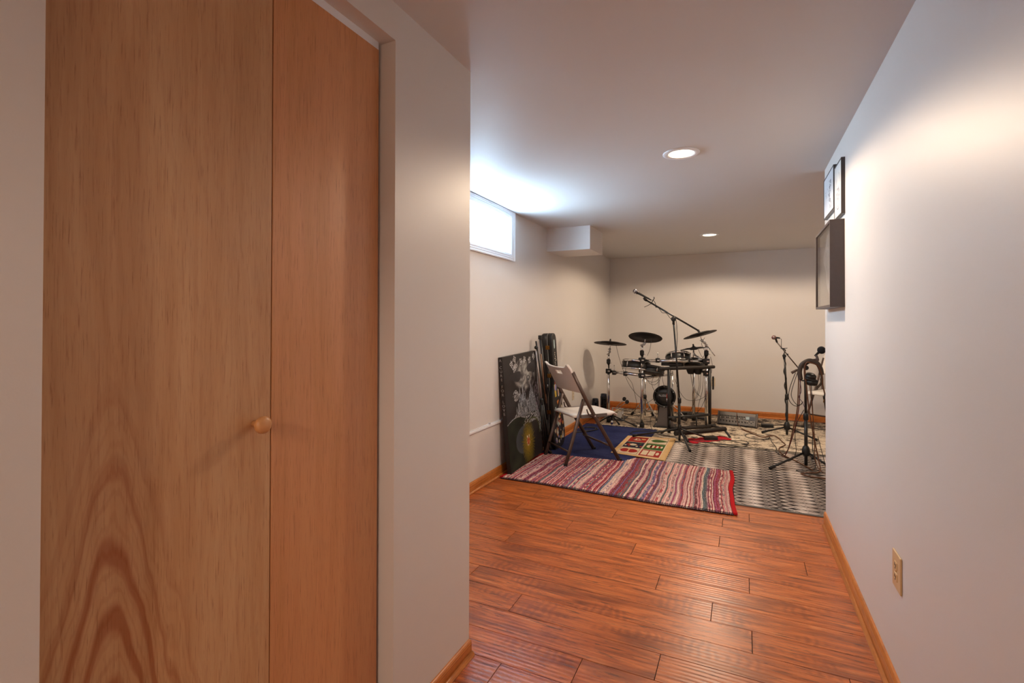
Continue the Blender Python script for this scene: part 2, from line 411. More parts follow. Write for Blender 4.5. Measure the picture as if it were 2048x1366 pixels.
MB().box((-.030, 0, 0), (0, SP-.0015-.362, 2.165), .0012).out('door_panel', veneer('luan_veneer_cathedral', True), door, loc=(XD, .362, .014))
MB().box((-.030, 0, 0), (0, JR-.012-SP-.0015, 2.165), .0012).out('door_panel', veneer('luan_veneer_plain', False), door, loc=(XD, SP+.0015, .014))
KN = plain('birch_knob', rgb(205, 148, 96), .35, 0, .5, 30, .06)
MB().lathe([(.008, 0), (.0085, .012), (.010, .016), (.0175, .022), (.0205, .029), (.0195, .036), (.013, .0405), (0, .042)], (XD, .790, 1.073), (1, 0, 0), 28).out('door_knob', KN, door)
q = MB(); q.box((XD-.026, JL+.005, JT-.012), (XD-.002, JR-.016, JT-.001)); q.box((XD-.002, JL+.005, JT-.024), (XD+.0005, JR-.014, JT)); q.out('door_track', WHITE, door)

# --- recessed ceiling lights
def emis(name, col, st):
    a = Mat(name, (1, 1, 1), .5); a.b.inputs['Emission Color'].default_value = (*col, 1); a.b.inputs['Emission Strength'].default_value = st; return a.m
LED = emis('lit_led_diffuser', (1, .80, .55), 5)
LLAB = ['lit recessed downlight nearest the camera in the white ceiling', 'lit recessed downlight in the ceiling above the drum kit', 'recessed downlight above the right end of the drum room', 'unseen fill downlight added in the ceiling behind the camera']
for i, (x, y, k) in enumerate(LAMPS):
    L = empty('ceiling_light', (x, y, H), label=LLAB[i], cat='ceiling light', group='recessed ceiling downlights')
    MB().lathe([(.104, 0), (.104, -.003), (.100, -.006), (.080, -.0075), (.072, -.004), (.070, 0)], n=48).out('trim_ring', WHITE, L)
    MB().lathe([(.0705, -.003), (.05, -.0048), (0, -.0055)], n=40).out('diffuser', LED, L)

# --- outlets
def outlet(loc, rz, label, w_=.073, h_=.120, mat=ALMOND):
    o = empty('wall_outlet', loc, rz, label=label, cat='outlet')
    MB().box((-w_/2, -.006, -h_/2), (w_/2, 0, h_/2), .0025).out('cover_plate', mat, o)
    for s in (-1, 1):
        r = MB().box((-.017, -.0085, s*.0195-.014), (.017, -.004, s*.0195+.014), .003).out('receptacle', mat, o)
        q = MB(); q.box((-.008, -.0095, s*.0195-.002), (-.006, -.0083, s*.0195+.008)); q.box((.006, -.0095, s*.0195-.002), (.008, -.0083, s*.0195+.007)); q.lathe([(.0028, 0), (.0028, .001)], (0, -.0084, s*.0195-.008), (0, -1, 0), 10)
        q.out('slots', BLACKP, r)
    MB().lathe([(.003, 0), (.003, .001), (0, .0018)], (0, -.006, 0), (0, -1, 0), 10).out('screw', BRASS, o); return o
outlet((XR, 2.122, .450), R(-90), 'almond duplex outlet low on the right corridor wall', .098, .126)
WALLPL = plain('cream_plastic', rgb(212, 196, 172), .35)
outlet((XL, 5.80, .42), R(90), 'almond outlet on the left wall behind the folding chair', mat=WALLPL)
outlet((-.40, YB, .46), 0, 'almond outlet on the back wall behind the drum kit', mat=WALLPL)
# --- raceway
rw = tag(MB().box((XL, YC+.02, .452), (XL+.013, 4.4, .472), .003).out('cable_raceway', WHITE), 'thin white surface cable raceway along the left wall, passing behind the painting', 'raceway')
MB().box((XL, 3.585, .470), (XL+.012, 3.605, .487), .003).out('clip', plain('clear_clip', rgb(200, 200, 205), .2), rw)
MB().box((XL, 3.2, .474), (XL+.004, 4.3, .477)).out('thin_wire', WHITE, rw)

# ================================================================== WALL PICTURES
PAPER = attr_mat('printed_paper', .6)
def drawing_a(u, v):       # portrait drawing in an oval swirl
    c = (.80, .80, .79); x, y = (u-.5)*.80, (v-.5)*.95
    r = math.hypot(x*1.5, y); a = math.atan2(y, x)
    if abs(r-.36-.015*math.sin(a*5)) < .012 and not (1.2 < a < 2.2): c = (.35, .36, .40)
    if abs(r-.30) < .008 and a < 0: c = (.45, .46, .50)
    q = noise.noise(Vector((u*26, v*22, 3)))
    if r < .24 and y < .05 and q > .05: c = (.50, .50, .56) if q < .35 else (.30, .31, .36)
    if r < .12 and q > .3: c = (.2, .2, .24)
    return c
def drawing_b(u, v):
    c = (.80, .81, .83); q = noise.noise(Vector((u*18, v*26, 9)))
    d = abs(u-.62-.05*math.sin(v*11)); 
    if d < .09 and .1 < v < .8 and q > .02: c = (.42, .43, .47) if q < .3 else (.25, .26, .30)
    if abs(u-.30) < .16 and .35 < v < .7 and q > .38: c = (.62, .63, .67)
    return c
def picture(name, y0, y1, z0, z1, dep, fw, label, fn, matte=None, recess=.004, fmat=FRAMEBLK, glass=False):
    o = empty(name, (XR, (y0+y1)/2, z0), R(-90), label=label, cat='picture')    # local X runs away from... +x -> -y, local -y -> -x
    w_, h_ = y1-y0, z1-z0
    # local frame: x along wall, y=0 wall, -y into the room, z up
    for nm, lo, hi in (('frame_side', (-w_/2, -dep, 0), (-w_/2+fw, 0, h_)), ('frame_side', (w_/2-fw, -dep, 0), (w_/2, 0, h_)), ('frame_rail', (-w_/2+fw, -dep, 0), (w_/2-fw, 0, fw)), ('frame_rail', (-w_/2+fw, -dep, h_-fw), (w_/2-fw, 0, h_))):
        MB().box(lo, hi).out(nm, fmat, o)
    g = grid_obj('artwork', w_-2*fw, h_-2*fw, 60, 80, fn, PAPER, o); g.rotation_euler = (R(90), 0, 0); g.location = (-w_/2+fw, -dep+recess, fw)
    MB().box((-w_/2+fw, -dep+recess+.0005, fw), (w_/2-fw, -.001, h_-fw)).out('backing_board', DKGREY, o)
    return o
# local -y must point to -x : rotation -90 about z maps (0,-1)->(-1,0)
picture('framed_picture', 3.072, 3.292, 1.890, 2.186, .018, .006, 'thin black framed oval drawing, nearer of the upper pair on the right wall', drawing_a, recess=.002)
picture('framed_picture', 3.318, 3.690, 1.968, 2.219, .018, .006, 'thin black framed faint drawing, farther one of the upper pair on the right wall', drawing_b, recess=.002)
def silhouette(u, v):
    c = (.56, .50, .43); e = .5+.16*math.sin(v*6+1)+.05*math.sin(v*17); q = noise.noise(Vector((u*14, v*14, 1)))
    if e < u < .86 and .06 < v < .93: c = (.72, .68, .63) if q < .22 else (.80, .78, .76)
    if abs(u-e) < .02 and .06 < v < .93: c = (.82, .80, .78)
    return c
sb = picture('shadow_box', 3.090, 3.655, 1.398, 1.864, .067, .013, 'deep bronze shadow box frame with pale art under glass, lowest on the right wall', silhouette, recess=.024, fmat=SHADOWBOX)
gm = Mat('picture_glass', (1, 1, 1), .02); gm.b.inputs['Transmission Weight'].default_value = 1; gm.b.inputs['IOR'].default_value = 1.15
MB().box((-.269, -.062, .013), (.269, -.060, .453)).out('glass_pane', gm.m, sb)

# ================================================================== RUGS
def rug_edge(o): return o
# cream distressed rug under the drum kit
a = Mat('distressed_cream_pile', rough=.95, spec=.1); v = a.coord()
n1 = a.noise(a.coord('Object', (13, 17, 1)), 1, 9, .85, .3); n2 = a.noise(a.coord('Object', (3.0, 4.2, 1)), 1, 6, .75); n3 = a.noise(a.coord('Object', (60, 90, 1)), 1, 2)
m1 = a.math('ADD', a.math('MULTIPLY', n1, .62), a.math('MULTIPLY', n2, .38)); m1 = a.math('ADD', m1, a.math('MULTIPLY', n3, .10))
xs, ys, zs = a.sep(v)
far = a.math('MULTIPLY', a.smooth(ys, .9, 1.75), .035); m1 = a.math('ADD', m1, far)
cc = a.ramp(m1, [(.53, rgb(216, 200, 178)), (.565, rgb(190, 172, 150)), (.585, rgb(90, 82, 78)), (.63, rgb(40, 38, 42))])
a.base(a.mix(a.math('MULTIPLY', n3, .2), cc, rgb(130, 112, 92))); a.bump(n3, .5, .004)
cr = empty('cream_rug', (-1.69, 5.685, 0), label='cream rug with distressed charcoal pattern under the drum kit', cat='rug')
MB().box((0, 0, 0), (3.6, 1.86, .007), .002).out('rug_pile', a.m, cr)
MB().box((0, -.010, 0), (3.6, 0, .006)).out('rug_binding', plain('charcoal_binding', rgb(48, 44, 44), .9), cr)
q = MB(); rr = random.Random(3)
for i in range(150):
    y = .43+i*.0094
    q.tube([(.0, y, .004), (-.022, y+rr.uniform(-.006, .006), .004), (-.04-rr.random()*.012, y+rr.uniform(-.012, .012), .003)], .0022, 4)
o = q.out('fringe', plain('cream_fringe', rgb(196, 178, 150), .95), cr); o['kind'] = 'stuff'

# black and white diamond rug
a = Mat('diamond_weave', rough=.9, spec=.1); v = a.coord(); x, y, z = a.sep(v)
PX, PY = .170, .078
def fl(t): return a.math('FLOOR', t)
wobx = a.math('MULTIPLY', a.math('SINE', a.math('MULTIPLY', y, 5)), .004)
u1 = a.math('DIVIDE', a.math('ADD', x, wobx), PX); v1 = a.math('DIVIDE', y, PY)
def fr(t): return a.math('ABSOLUTE', a.math('SUBTRACT', a.math('FRACT', t), .5))
cell = a.math('SUBTRACT', a.math('ADD', fr(u1), fr(v1)), .5)                    # <0 inside the main diamonds
edge = a.math('ABSOLUTE', cell); inside = a.math('LESS_THAN', cell, 0)
colm = a.math('ADD', a.math('MULTIPLY', inside, a.math('ADD', a.math('MULTIPLY', fl(u1), 2), 1)), a.math('MULTIPLY', a.math('SUBTRACT', 1, inside), a.math('MULTIPLY', fl(a.math('ADD', u1, .5)), 2)))
ph = a.math('FRACT', a.math('ADD', a.math('DIVIDE', colm, 4.0), .13))
wd = a.ramp(ph, [(0, (.16,)*3), (.25, (.40,)*3), (.5, (.09,)*3), (.75, (.035,)*3)], 'CONSTANT')
pale = a.math('MULTIPLY', a.math('GREATER_THAN', a.math('ADD', wd, .055), edge), a.math('GREATER_THAN', edge, .055))
dot = a.math('MULTIPLY', a.math('GREATER_THAN', edge, .40), a.math('LESS_THAN', wd, .15)); dk_ = a.math('GREATER_THAN', edge, .455)
pale = a.math('MAXIMUM', pale, a.math('MULTIPLY', dot, a.math('SUBTRACT', 1, dk_)))
yarn = a.noise(a.coord('Object', (300, 300, 1)), 1, 2); cloud = a.noise(a.coord('Object', (5, 1.2, 1)), 1, 2)
pc = a.mix(a.smooth(cloud, .4, .65), rgb(222, 206, 192), rgb(172, 154, 142))
col = a.mix(pale, a.mix(yarn, rgb(40, 34, 33), rgb(70, 62, 58)), pc)
bord = a.math('MAXIMUM', a.math('LESS_THAN', y, .022), a.math('GREATER_THAN', y, 1.745)); col = a.mix(bord, col, rgb(104, 100, 96))
a.base(col); a.bump(yarn, .4, .003)
dr = empty('diamond_rug', (-.70, 3.900, 0), label='flat rug with black, grey and white diamond rows at the wall corner', cat='rug')
MB().box((0, 0, 0), (2.1, 1.765, .006), .002).out('rug_weave', a.m, dr)

# navy rug
a = Mat('navy_cotton', rough=.95, spec=.08); f = a.noise(a.coord('Object', (12, 130, 1)), 1, 4, .7); f2 = a.noise(a.coord('Object', (2, 3, 1)), 1, 3)
c0 = a.ramp(a.math('ADD', a.math('MULTIPLY', f, .6), a.math('MULTIPLY', f2, .4)), [(.35, rgb(30, 34, 64)), (.5, rgb(44, 50, 92)), (.68, rgb(68, 74, 112))])
sp = a.n('ShaderNodeTexVoronoi'); a.set(sp.inputs['Vector'], a.coord()); sp.inputs['Scale'].default_value = 6.5
a.base(a.mix(a.smooth(sp.outputs['Distance'], .09, .05), c0, rgb(20, 26, 66))); a.bump(f, .8, .006)
nr = empty('navy_rug', (-1.84, 4.60, .0072), label='navy blue woven cotton rug under the folding chair', cat='rug')
q = MB(); nx, ny = 18, 48; W_, L_ = .895, 1.56; V = {}
for i in range(nx+1):
    for j in range(ny+1):
        xx = W_*i/nx; yy = L_*j/ny+(.008*math.sin(i*1.3) if j in (0, ny) else 0)
        zz = .006+.0035*max(0, noise.noise(Vector((xx*4, yy*9, 0)))) if 0 < i < nx and 0 < j < ny else .0035
        V[i, j] = q.b.verts.new((xx, yy, zz))
for i in range(nx):
    for j in range(ny): q.b.faces.new((V[i, j], V[i+1, j], V[i+1, j+1], V[i, j+1])).smooth = True
q.box((.001, .001, 0), (W_-.001, L_-.001, .0036)); q.out('rug_weave', a.m, nr)
q = MB()
for i in range(62):
    xx = .008+i*.0144
    for yy, s in ((0, -1), (L_, 1)):
        q.tube([(xx, yy-.004*s, .004), (xx+rr.uniform(-.006, .006), yy+.016*s, .004), (xx+rr.uniform(-.012, .012), yy+(.026+rr.random()*.012)*s, .002)], .0022, 4)
o = q.out('fringe', plain('navy_fringe', rgb(28, 32, 62), .95), nr); o['kind'] = 'stuff'

# patterned mat with six pictures
mt = empty('holiday_mat', (-1.197, 4.872, .0145), label='tan bordered mat with six red, green and cream pictures lying on the floor', cat='mat')
TAN = plain('tan_mat_border', rgb(208, 168, 114), .8, 0, .2, 30, .14); CRM = plain('cream_print', rgb(212, 192, 160), .85, 0, .2, 60, .08)
def P_(c, nm): return plain(nm, c, .85, 0, .2, 70, .16)
REDP, GRNP, NVYP, MARP = P_(rgb(150, 34, 26), 'red_print'), P_(rgb(62, 92, 44), 'green_print'), P_(rgb(38, 40, 58), 'navy_print'), P_(rgb(112, 40, 32), 'maroon_print')
def bil(u, v, z=0):
    a_, b_, c_, d_ = Vector((0, 0)), Vector((.53, -.078)), Vector((.518, .870)), Vector((0, .806))
    p = a_*(1-u)*(1-v)+b_*u*(1-v)+c_*u*v+d_*(1-u)*v; return Vector((p.x, p.y, z))
def patch(name, u0, v0, u1, v1, z, mat, par, th=.0008):
    q = MB(); lo = [bil(*t, z) for t in ((u0, v0), (u1, v0), (u1, v1), (u0, v1))]; hi = [p+Vector((0, 0, th)) for p in lo]
    q.quad(lo); q.quad(hi)
    for i in range(4): q.quad((lo[i], lo[(i+1) % 4], hi[(i+1) % 4], hi[i]))
    bmesh.ops.remove_doubles(q.b, verts=q.b.verts, dist=1e-6); return q.out(name, mat, par)
def blob(name, cu, cv, ru, rv, z, mat, par, n=18, pinch=0, th=.0006):
    q = MB(); pts = []
    for i in range(n):
        t = 2*math.pi*i/n; pts.append(bil(cu+ru*math.cos(t)*(1 if math.cos(t) < 0 else 1+pinch), cv+rv*math.sin(t)*(1-pinch*.5*max(0, math.cos(t))), z+th))
    q.b.faces.new([q.b.verts.new(p) for p in pts]); return q.out(name, mat, par)
patch('mat_cloth', 0, 0, 1, 1, 0, TAN, mt, .003)
patch('inner_cloth', .075, .045, .89, .955, .003, CRM, mt, .0006)
patch('hem_fold', .90, 0, .985, 1, .003, TAN, mt, .004)
rows = [(.07, .33), (.365, .635), (.67, .93)]
cols = [(.10, .455), (.505, .865)]
base_z = .0036
grid_m = {(0, 2): REDP, (0, 1): NVYP, (0, 0): CRM, (1, 2): CRM, (1, 1): GRNP, (1, 0): REDP}
for (ci, ri), m_ in grid_m.items():
    (u0, u1), (v0, v1) = cols[ci], rows[ri]
    patch('picture_border', u0-.008, v0-.010, u1+.008, v1+.010, base_z, MARP if m_ == CRM else m_, mt, .0003)
    pn = patch('picture_panel', u0, v0, u1, v1, base_z+.0003, m_, mt, .0003); z_ = base_z+.0006; uc, vc = (u0+u1)/2, (v0+v1)/2
    if (ci, ri) == (0, 2):
        blob('motif', uc-.02, vc, .10, .055, z_, CRM, pn); blob('motif', uc+.09, vc+.02, .07, .03, z_, TAN, pn); blob('motif', uc-.09, vc+.01, .035, .05, z_+.0006, MARP, pn); blob('motif', uc+.0, vc, .03, .03, z_+.0006, REDP, pn)
    if (ci, ri) == (0, 1):
        for k_ in range(9): blob('motif', u0+.03+k_*.038, vc+(.04 if k_ % 2 else -.05)+.03*math.sin(k_*2), .022, .03, z_, (CRM, GRNP, REDP)[k_ % 3], pn)
        blob('motif', uc-.09, vc, .06, .05, z_+.0003, REDP, pn); blob('motif', uc-.01, vc, .07, .05, z_+.0006, CRM, pn)
    if (ci, ri) == (0, 0):
        blob('motif', uc-.08, vc, .085, .085, z_, REDP, pn); blob('motif', uc+.06, vc, .08, .085, z_, REDP, pn, pinch=.35); patch('motif', uc-.02, v0+.05, uc+.005, v1-.04, z_+.0006, TAN, pn, .0003)
        patch('motif', uc+.12, vc-.004, u1-.01, vc+.004, z_, MARP, pn, .0003)
    if (ci, ri) == (1, 2):
        blob('motif', uc-.02, vc, .11, .075, z_, GRNP, pn, pinch=.9); patch('motif', u0+.03, vc-.012, uc-.11, vc+.012, z_, MARP, pn, .0003)
    if (ci, ri) == (1, 1):
        blob('motif', uc-.10, vc, .05, .07, z_, CRM, pn)
        for k_ in range(6): blob('motif', uc-.06+k_*.04, vc, .022, .075-.006*k_, z_+.0003*(k_ % 2), (REDP, CRM)[k_ % 2], pn)
    if (ci, ri) == (1, 0):
        patch('motif', u0+.02, v0+.03, uc-.05, v1-.03, z_, CRM, pn, .0003); patch('motif', uc-.03, v0+.03, uc+.08, v1-.03, z_, CRM, pn, .0003); blob('motif', uc+.13, vc, .03, .06, z_, CRM, pn)

# rag rug
rg = empty('rag_rug', (0, 0, .0), label='multicoloured striped rag rug with red ends lying across the laminate', cat='rug')
def ragp(s, t):
    """s along the length (0 left .. 1 right), t across (0 front .. 1 back)"""
    fr_ = Vector((-1.853+s*1.812, 3.703-s*.032+.012*math.sin(s*7), 0)); yb = 4.56+.16*s if s < .46 else 4.634+.165*min(1, (s-.46)/.05)-.075*max(0, (s-.60)/.40); bk = Vector((-1.800+s*1.708, yb, 0))
    p = fr_.lerp(bk, t); p.x += .011*math.sin(t*6+s*9)*s+.005*math.sin(t*13+s*23)*math.sin(math.pi*t)
    return p
RAGM = attr_mat('rag_strips', .95, .55); RM = RAGM.node_tree
pal = [(222, 176, 164), (228, 196, 180), (214, 166, 158), (205, 158, 150), (226, 190, 172), (150, 30, 48), (122, 34, 78), (96, 92, 96), (78, 96, 122), (120, 84, 128), (222, 196, 176), (168, 44, 56), (104, 32, 50), (72, 92, 96), (188, 120, 118), (140, 132, 128), (214, 150, 142), (158, 60, 100), (206, 172, 160)]
verts, faces, cols_ = [], [], []; s = .012; rr2 = random.Random(11); last = None; nt = 40
while s < .982:
    wd = rr2.uniform(.0050, .0105); 
    if last != 'seam' and rr2.random() < .45: wd = .0030; c = rr2.choice([(176, 40, 56), (224, 196, 180), (150, 34, 60)]); last = 'seam'; c2 = c
    else: c = rr2.choice([p for p in pal if p != last]); last = c; c2 = rr2.choice(pal) if rr2.random() < .6 else c
    s2 = min(s+wd, .986)
    for t_i in range(nt+1):
        t = t_i/nt; end = 1.0+.010*(rr2.random()-.5) if t_i in (0, nt) else 1
        tt = -.004*rr2.random() if t_i == 0 else (1.004 if t_i == nt else t)
        for k_ in range(5):
            f = k_/4; p = ragp(s+(s2-s)*f+.0012*noise.noise(Vector((s*300, t*18, 0))), tt)
            h_ = .0135+.0075*math.sin(math.pi*f)**.6*(1+.35*noise.noise(Vector((s*90, t*34, 2)))) if 0 < t_i < nt else .008
            verts.append((p.x, p.y, h_)); mo = noise.noise(Vector((s*150, t*26, 8)))+.5*noise.noise(Vector((s*90+k_, t*60, 3))); d = 1.14+.2*noise.noise(Vector((s*120, t*40, 5))); cols_.append((*[min(1, v_*d) for v_ in rgb(*(c2 if mo > .12 else c))], 1))
    b0 = len(verts)-5*(nt+1)
    for t_i in range(nt):
        for k_ in range(4):
            a0 = b0+t_i*5+k_; faces.append((a0, a0+1, a0+6, a0+5))
    s = s2
me = bpy.data.meshes.new('woven_rags'); me.from_pydata(verts, [], faces); ca = me.color_attributes.new('col', 'FLOAT_COLOR', 'POINT')
ca.data.foreach_set('color', [x_ for c_ in cols_ for x_ in c_]); me.materials.append(RAGM)
for p in me.polygons: p.use_smooth = True
o = bpy.data.objects.new('woven_rags', me); C.objects.link(o); o.parent = rg; o['kind'] = 'stuff'
def rag_slab(name, s0, s1, z0, z1, mat, t0=0., t1=1.):
    q = MB(); n_ = 24; rows_ = []
    for i in range(n_+1):
        t = t0+(t1-t0)*i/n_; A, B = ragp(s0, t), ragp(s1, t)
        rows_.append([q.b.verts.new((A.x, A.y, z0)), q.b.verts.new((B.x, B.y, z0)), q.b.verts.new((B.x, B.y, z1)), q.b.verts.new((A.x, A.y, z1))])
    for r0, r1 in zip(rows_, rows_[1:]):
        for k_ in range(4): q.b.faces.new((r0[k_], r0[(k_+1) % 4], r1[(k_+1) % 4], r1[k_]))
    q.b.faces.new(rows_[0]); q.b.faces.new(rows_[-1][::-1]); return q.out(name, mat, rg)
REDB = plain('red_cotton_binding', rgb(176, 26, 30), .9, 0, .1, 120, .2, .4)
q = MB()                                    # backing follows the rug's outline
n_ = 30; rows_ = []
for i in range(n_+1):
    A, B = ragp(min(.995, i/n_), 0.006), ragp(min(.995, i/n_), .994); rows_.append([q.b.verts.new((A.x, A.y, .0075)), q.b.verts.new((B.x, B.y, .0075)), q.b.verts.new((B.x, B.y, .014)), q.b.verts.new((A.x, A.y, .014))])
for r0, r1 in zip(rows_, rows_[1:]):
    for k_ in range(4): q.b.faces.new((r0[k_], r0[(k_+1) % 4], r1[(k_+1) % 4], r1[k_]))
q.b.faces.new(rows_[0]); q.b.faces.new(rows_[-1][::-1]); q.out('rug_backing', plain('dark_weft', rgb(48, 30, 40), .95), rg)
rag_slab('end_binding', .0, .012, .006, .0185, REDB); rag_slab('end_binding', .984, 1.0, .006, .0195, REDB)
# stitched edge knots along the front
q = MB()
for i in range(150):
    p = ragp(.008+i*.00655, -.003); q.ball((p.x, p.y, .0075), .0062, 6, (1, .6, .9))
o = q.out('edge_knots', plain('dark_edge_yarn', rgb(58, 40, 52), .95), rg); o['kind'] = 'stuff'

# red cloth under the guitar rack
q = MB(); V = {}
for i in range(13):
    for j in range(9):
        p = Vector((-.62, 5.77, 0)).lerp(Vector((-.24, 6.16, 0)), i/12)+Vector((.13, -.13, 0))*(j/8+.08*math.sin(i*1.9)*(j in (0, 8)))
        V[i, j] = q.b.verts.new((p.x, p.y, .0115+.009*max(0, noise.noise(Vector((i*.6, j*.8, 4))))))
for i in range(12):
    for j in range(8): q.b.faces.new((V[i, j], V[i+1, j], V[i+1, j+1], V[i, j+1])).smooth = True
o = q.out('red_cloth', P_(rgb(166, 22, 34), 'red_cloth'))
sol = o.modifiers.new('thickness', 'SOLIDIFY'); sol.thickness = .003; sol.offset = -1
tag(o, 'crumpled red cloth on the cream rug under the guitar rack', 'cloth')

# ================================================================== PAINTING leaning on the left wall
PAINTM = attr_mat('acrylic_paint', .55)
def arch(u, v, cx, cy, rx, ry): return ((u-cx)/rx)**2+((v-cy)/ry)**2
def castle(u, v):
    N = lambda a_, b_, c_=0: noise.noise(Vector((a_, b_, c_)))
    base_ = Vector((.135, .115, .12)); c = base_+Vector((.02, .02, .02))*N(u*6, v*6)
    n2 = N(u*9, v*12, 2); n3 = N(u*34, v*40, 5); n4 = N(u*60, v*70, 7)
    # swirling pale sky around the moon
    r = arch(u, v, .60, .80, .34, .15); th0 = math.atan2(v-.8, u-.6)
    if r < 1.15: sw_ = math.sin(th0*4+r*9+n2*3); c = c.lerp(Vector((.66, .66, .64)), max(0, min(1, (1.15-r)*.75+n2*.5+sw_*.22+n4*.25)))
    for cx, cy, rx, ry in ((.36, .80, .20, .045), (.83, .85, .14, .05)):
        r = arch(u, v, cx, cy, rx, ry)
        if r < 1+n2: c = c.lerp(Vector((.15, .14, .15)), .9)
    if arch(u, v, .70, .76, .05, .028) < 1: c = Vector((.30, .30, .31)) if arch(u, v, .70, .765, .03, .015) > .6 else Vector((.6, .6, .6))
    # white scrollwork near the top
    for (cx, cy) in ((.24, .93), (.34, .90), (.52, .925), (.64, .935), (.78, .93), (.92, .955), (.33, .955), (.3, .885)):
        rr_ = math.hypot((u-cx)*1., (v-cy)*1.4); th = math.atan2(v-cy, u-cx)
        if abs(rr_-.030-.022*math.sin(2*th+cx*60)*math.cos(th*3+cy*70)) < .0055 or abs(rr_-.014) < .004: c = Vector((.78, .78, .78))
    # leaves at left
    if arch(u, v, .30, .635, .09, .05) < 1 and abs(n3) > .18: c = Vector((.62, .62, .62))
    # castle: cluster of tall ragged spires
    hgt = 0
    for cx, top, st in ((.41, .70, 4.2), (.50, .725, 3.8), (.455, .64, 3), (.56, .66, 4), (.75, .735, 4.2), (.80, .69, 4), (.70, .63, 3), (.35, .585, 3.5), (.29, .535, 3.5), (.24, .475, 3), (.64, .60, 3), (.86, .60, 3.2), (.60, .57, 1.6), (.50, .54, 1.3), (.72, .56, 1.4), (.38, .49, 1.2), (.90, .50, 2)):
        hgt = max(hgt, top-abs(u-cx)*st*(.9+.5*n3))
    if .34 < v < hgt and .17 < u < .96:
        k = .25+.9*(noise.noise(Vector((u*70, v*16, 6)))+.25)+n4*.6+.3*max(0, 1-(hgt-v)*14)
        c = Vector((.17, .18, .19)).lerp(Vector((.70, .72, .74)), max(0, min(1, k)))
    # dark green hill and dotted leaf canopy
    hill = .40+.05*math.sin(u*5+.3)
    if v < hill and u < .60: c = Vector((.10, .13, .08))+Vector((.06, .08, .04))*n2; 
    if v < hill and abs(v-hill) < .008 and n4 > -.2: c = Vector((.6, .6, .6))
    rC = arch(u, v, .72, .24, .32, .20)
    if .42 < rC < 1 and v > .20:
        c = Vector((.10, .11, .10))
        if n4 > .12: c = Vector((.72, .73, .74))
        if rC < .52: c = Vector((.26, .28, .10))
    if u > .86 and .36 < v < .7 and n3 > .12: c = Vector((.46, .42, .46))
    # cave with blue-grey halo and the lamp
    r = arch(u, v, .46, .22, .26, .125)
    if r < 1 and v > .10: c = Vector((.20, .22, .24)).lerp(Vector((.27, .29, .31)), r)
    th = math.atan2(v-.17, u-.56); rad = math.hypot((u-.56)*1.05, (v-.17)*.95); ray_ = .165+.03*N(th*7, 1.)+.025*math.sin(th*41)
    if rad < ray_*1.12: c = Vector((.62, .50, .08)).lerp(Vector((.36, .31, .07)), min(1, rad/ray_))+Vector((.12, .10, .0))*n4
    if arch(u, v, .56, .185, .042, .034) < 1: c = Vector((.66, .30, .14)) if n4 < .2 else Vector((.78, .45, .25))
    if 1 < arch(u, v, .56, .185, .042, .034) < 1.7 and n4 > 0: c = Vector((.86, .80, .70))
    if abs(u-.53) < .01 and .22 < v < .24 or abs(u-.59) < .01 and .22 < v < .24: c = Vector((.86, .82, .76))
    return tuple(max(0, min(1, x_)) for x_ in c)
PWD, PHT, PTH = .742, .996, .036
an = math.atan2(.0745, .99)
pt = empty('castle_painting', (-1.786, 3.784, .020), label='tall dark canvas painting of pale spires and a yellow glow leaning on the left wall', cat='painting')
MB().box((-PTH, 0, 0), (0, PWD, PHT), .002).out('canvas', plain('black_canvas', rgb(34, 29, 29), .5, 0, .4, 200, .12), pt)
g = grid_obj('painted_picture', PWD-.004, PHT-.004, 190, 250, castle, PAINTM, pt)
g.matrix_local = Matrix(((0, 0, 1, .0012), (1, 0, 0, .002), (0, 1, 0, .002), (0, 0, 0, 1)))
def text_mesh(body, size, mat, name, ext=.0006):
    cu = bpy.data.curves.new(name, 'FONT'); cu.body = body; cu.size = size; cu.extrude = ext; cu.align_x = 'CENTER'; cu.align_y = 'CENTER'; cu.resolution_u = 3
    t = bpy.data.objects.new(name+'_tmp', cu); C.objects.link(t); bpy.context.view_layer.update()
    me = bpy.data.meshes.new_from_object(t.evaluated_get(bpy.context.evaluated_depsgraph_get())); bpy.data.objects.remove(t); bpy.data.curves.remove(cu)
    me.materials.clear(); me.materials.append(mat); o = bpy.data.objects.new(name, me); C.objects.link(o); return o
INK = plain('chalk_white_paint', rgb(146, 138, 134), .6); zz = PHT-.028
for ch in 'A CURE FOR LOVE':
    if ch != ' ':
        t = text_mesh(ch, .034, INK, 'letter'); t.parent = pt; t.rotation_euler = (R(90), 0, 0); t.location = (-PTH*.5, -.0008, zz)
        zz -= .0345
    else: zz -= .026
pt.rotation_euler = (.030, -an, 0)

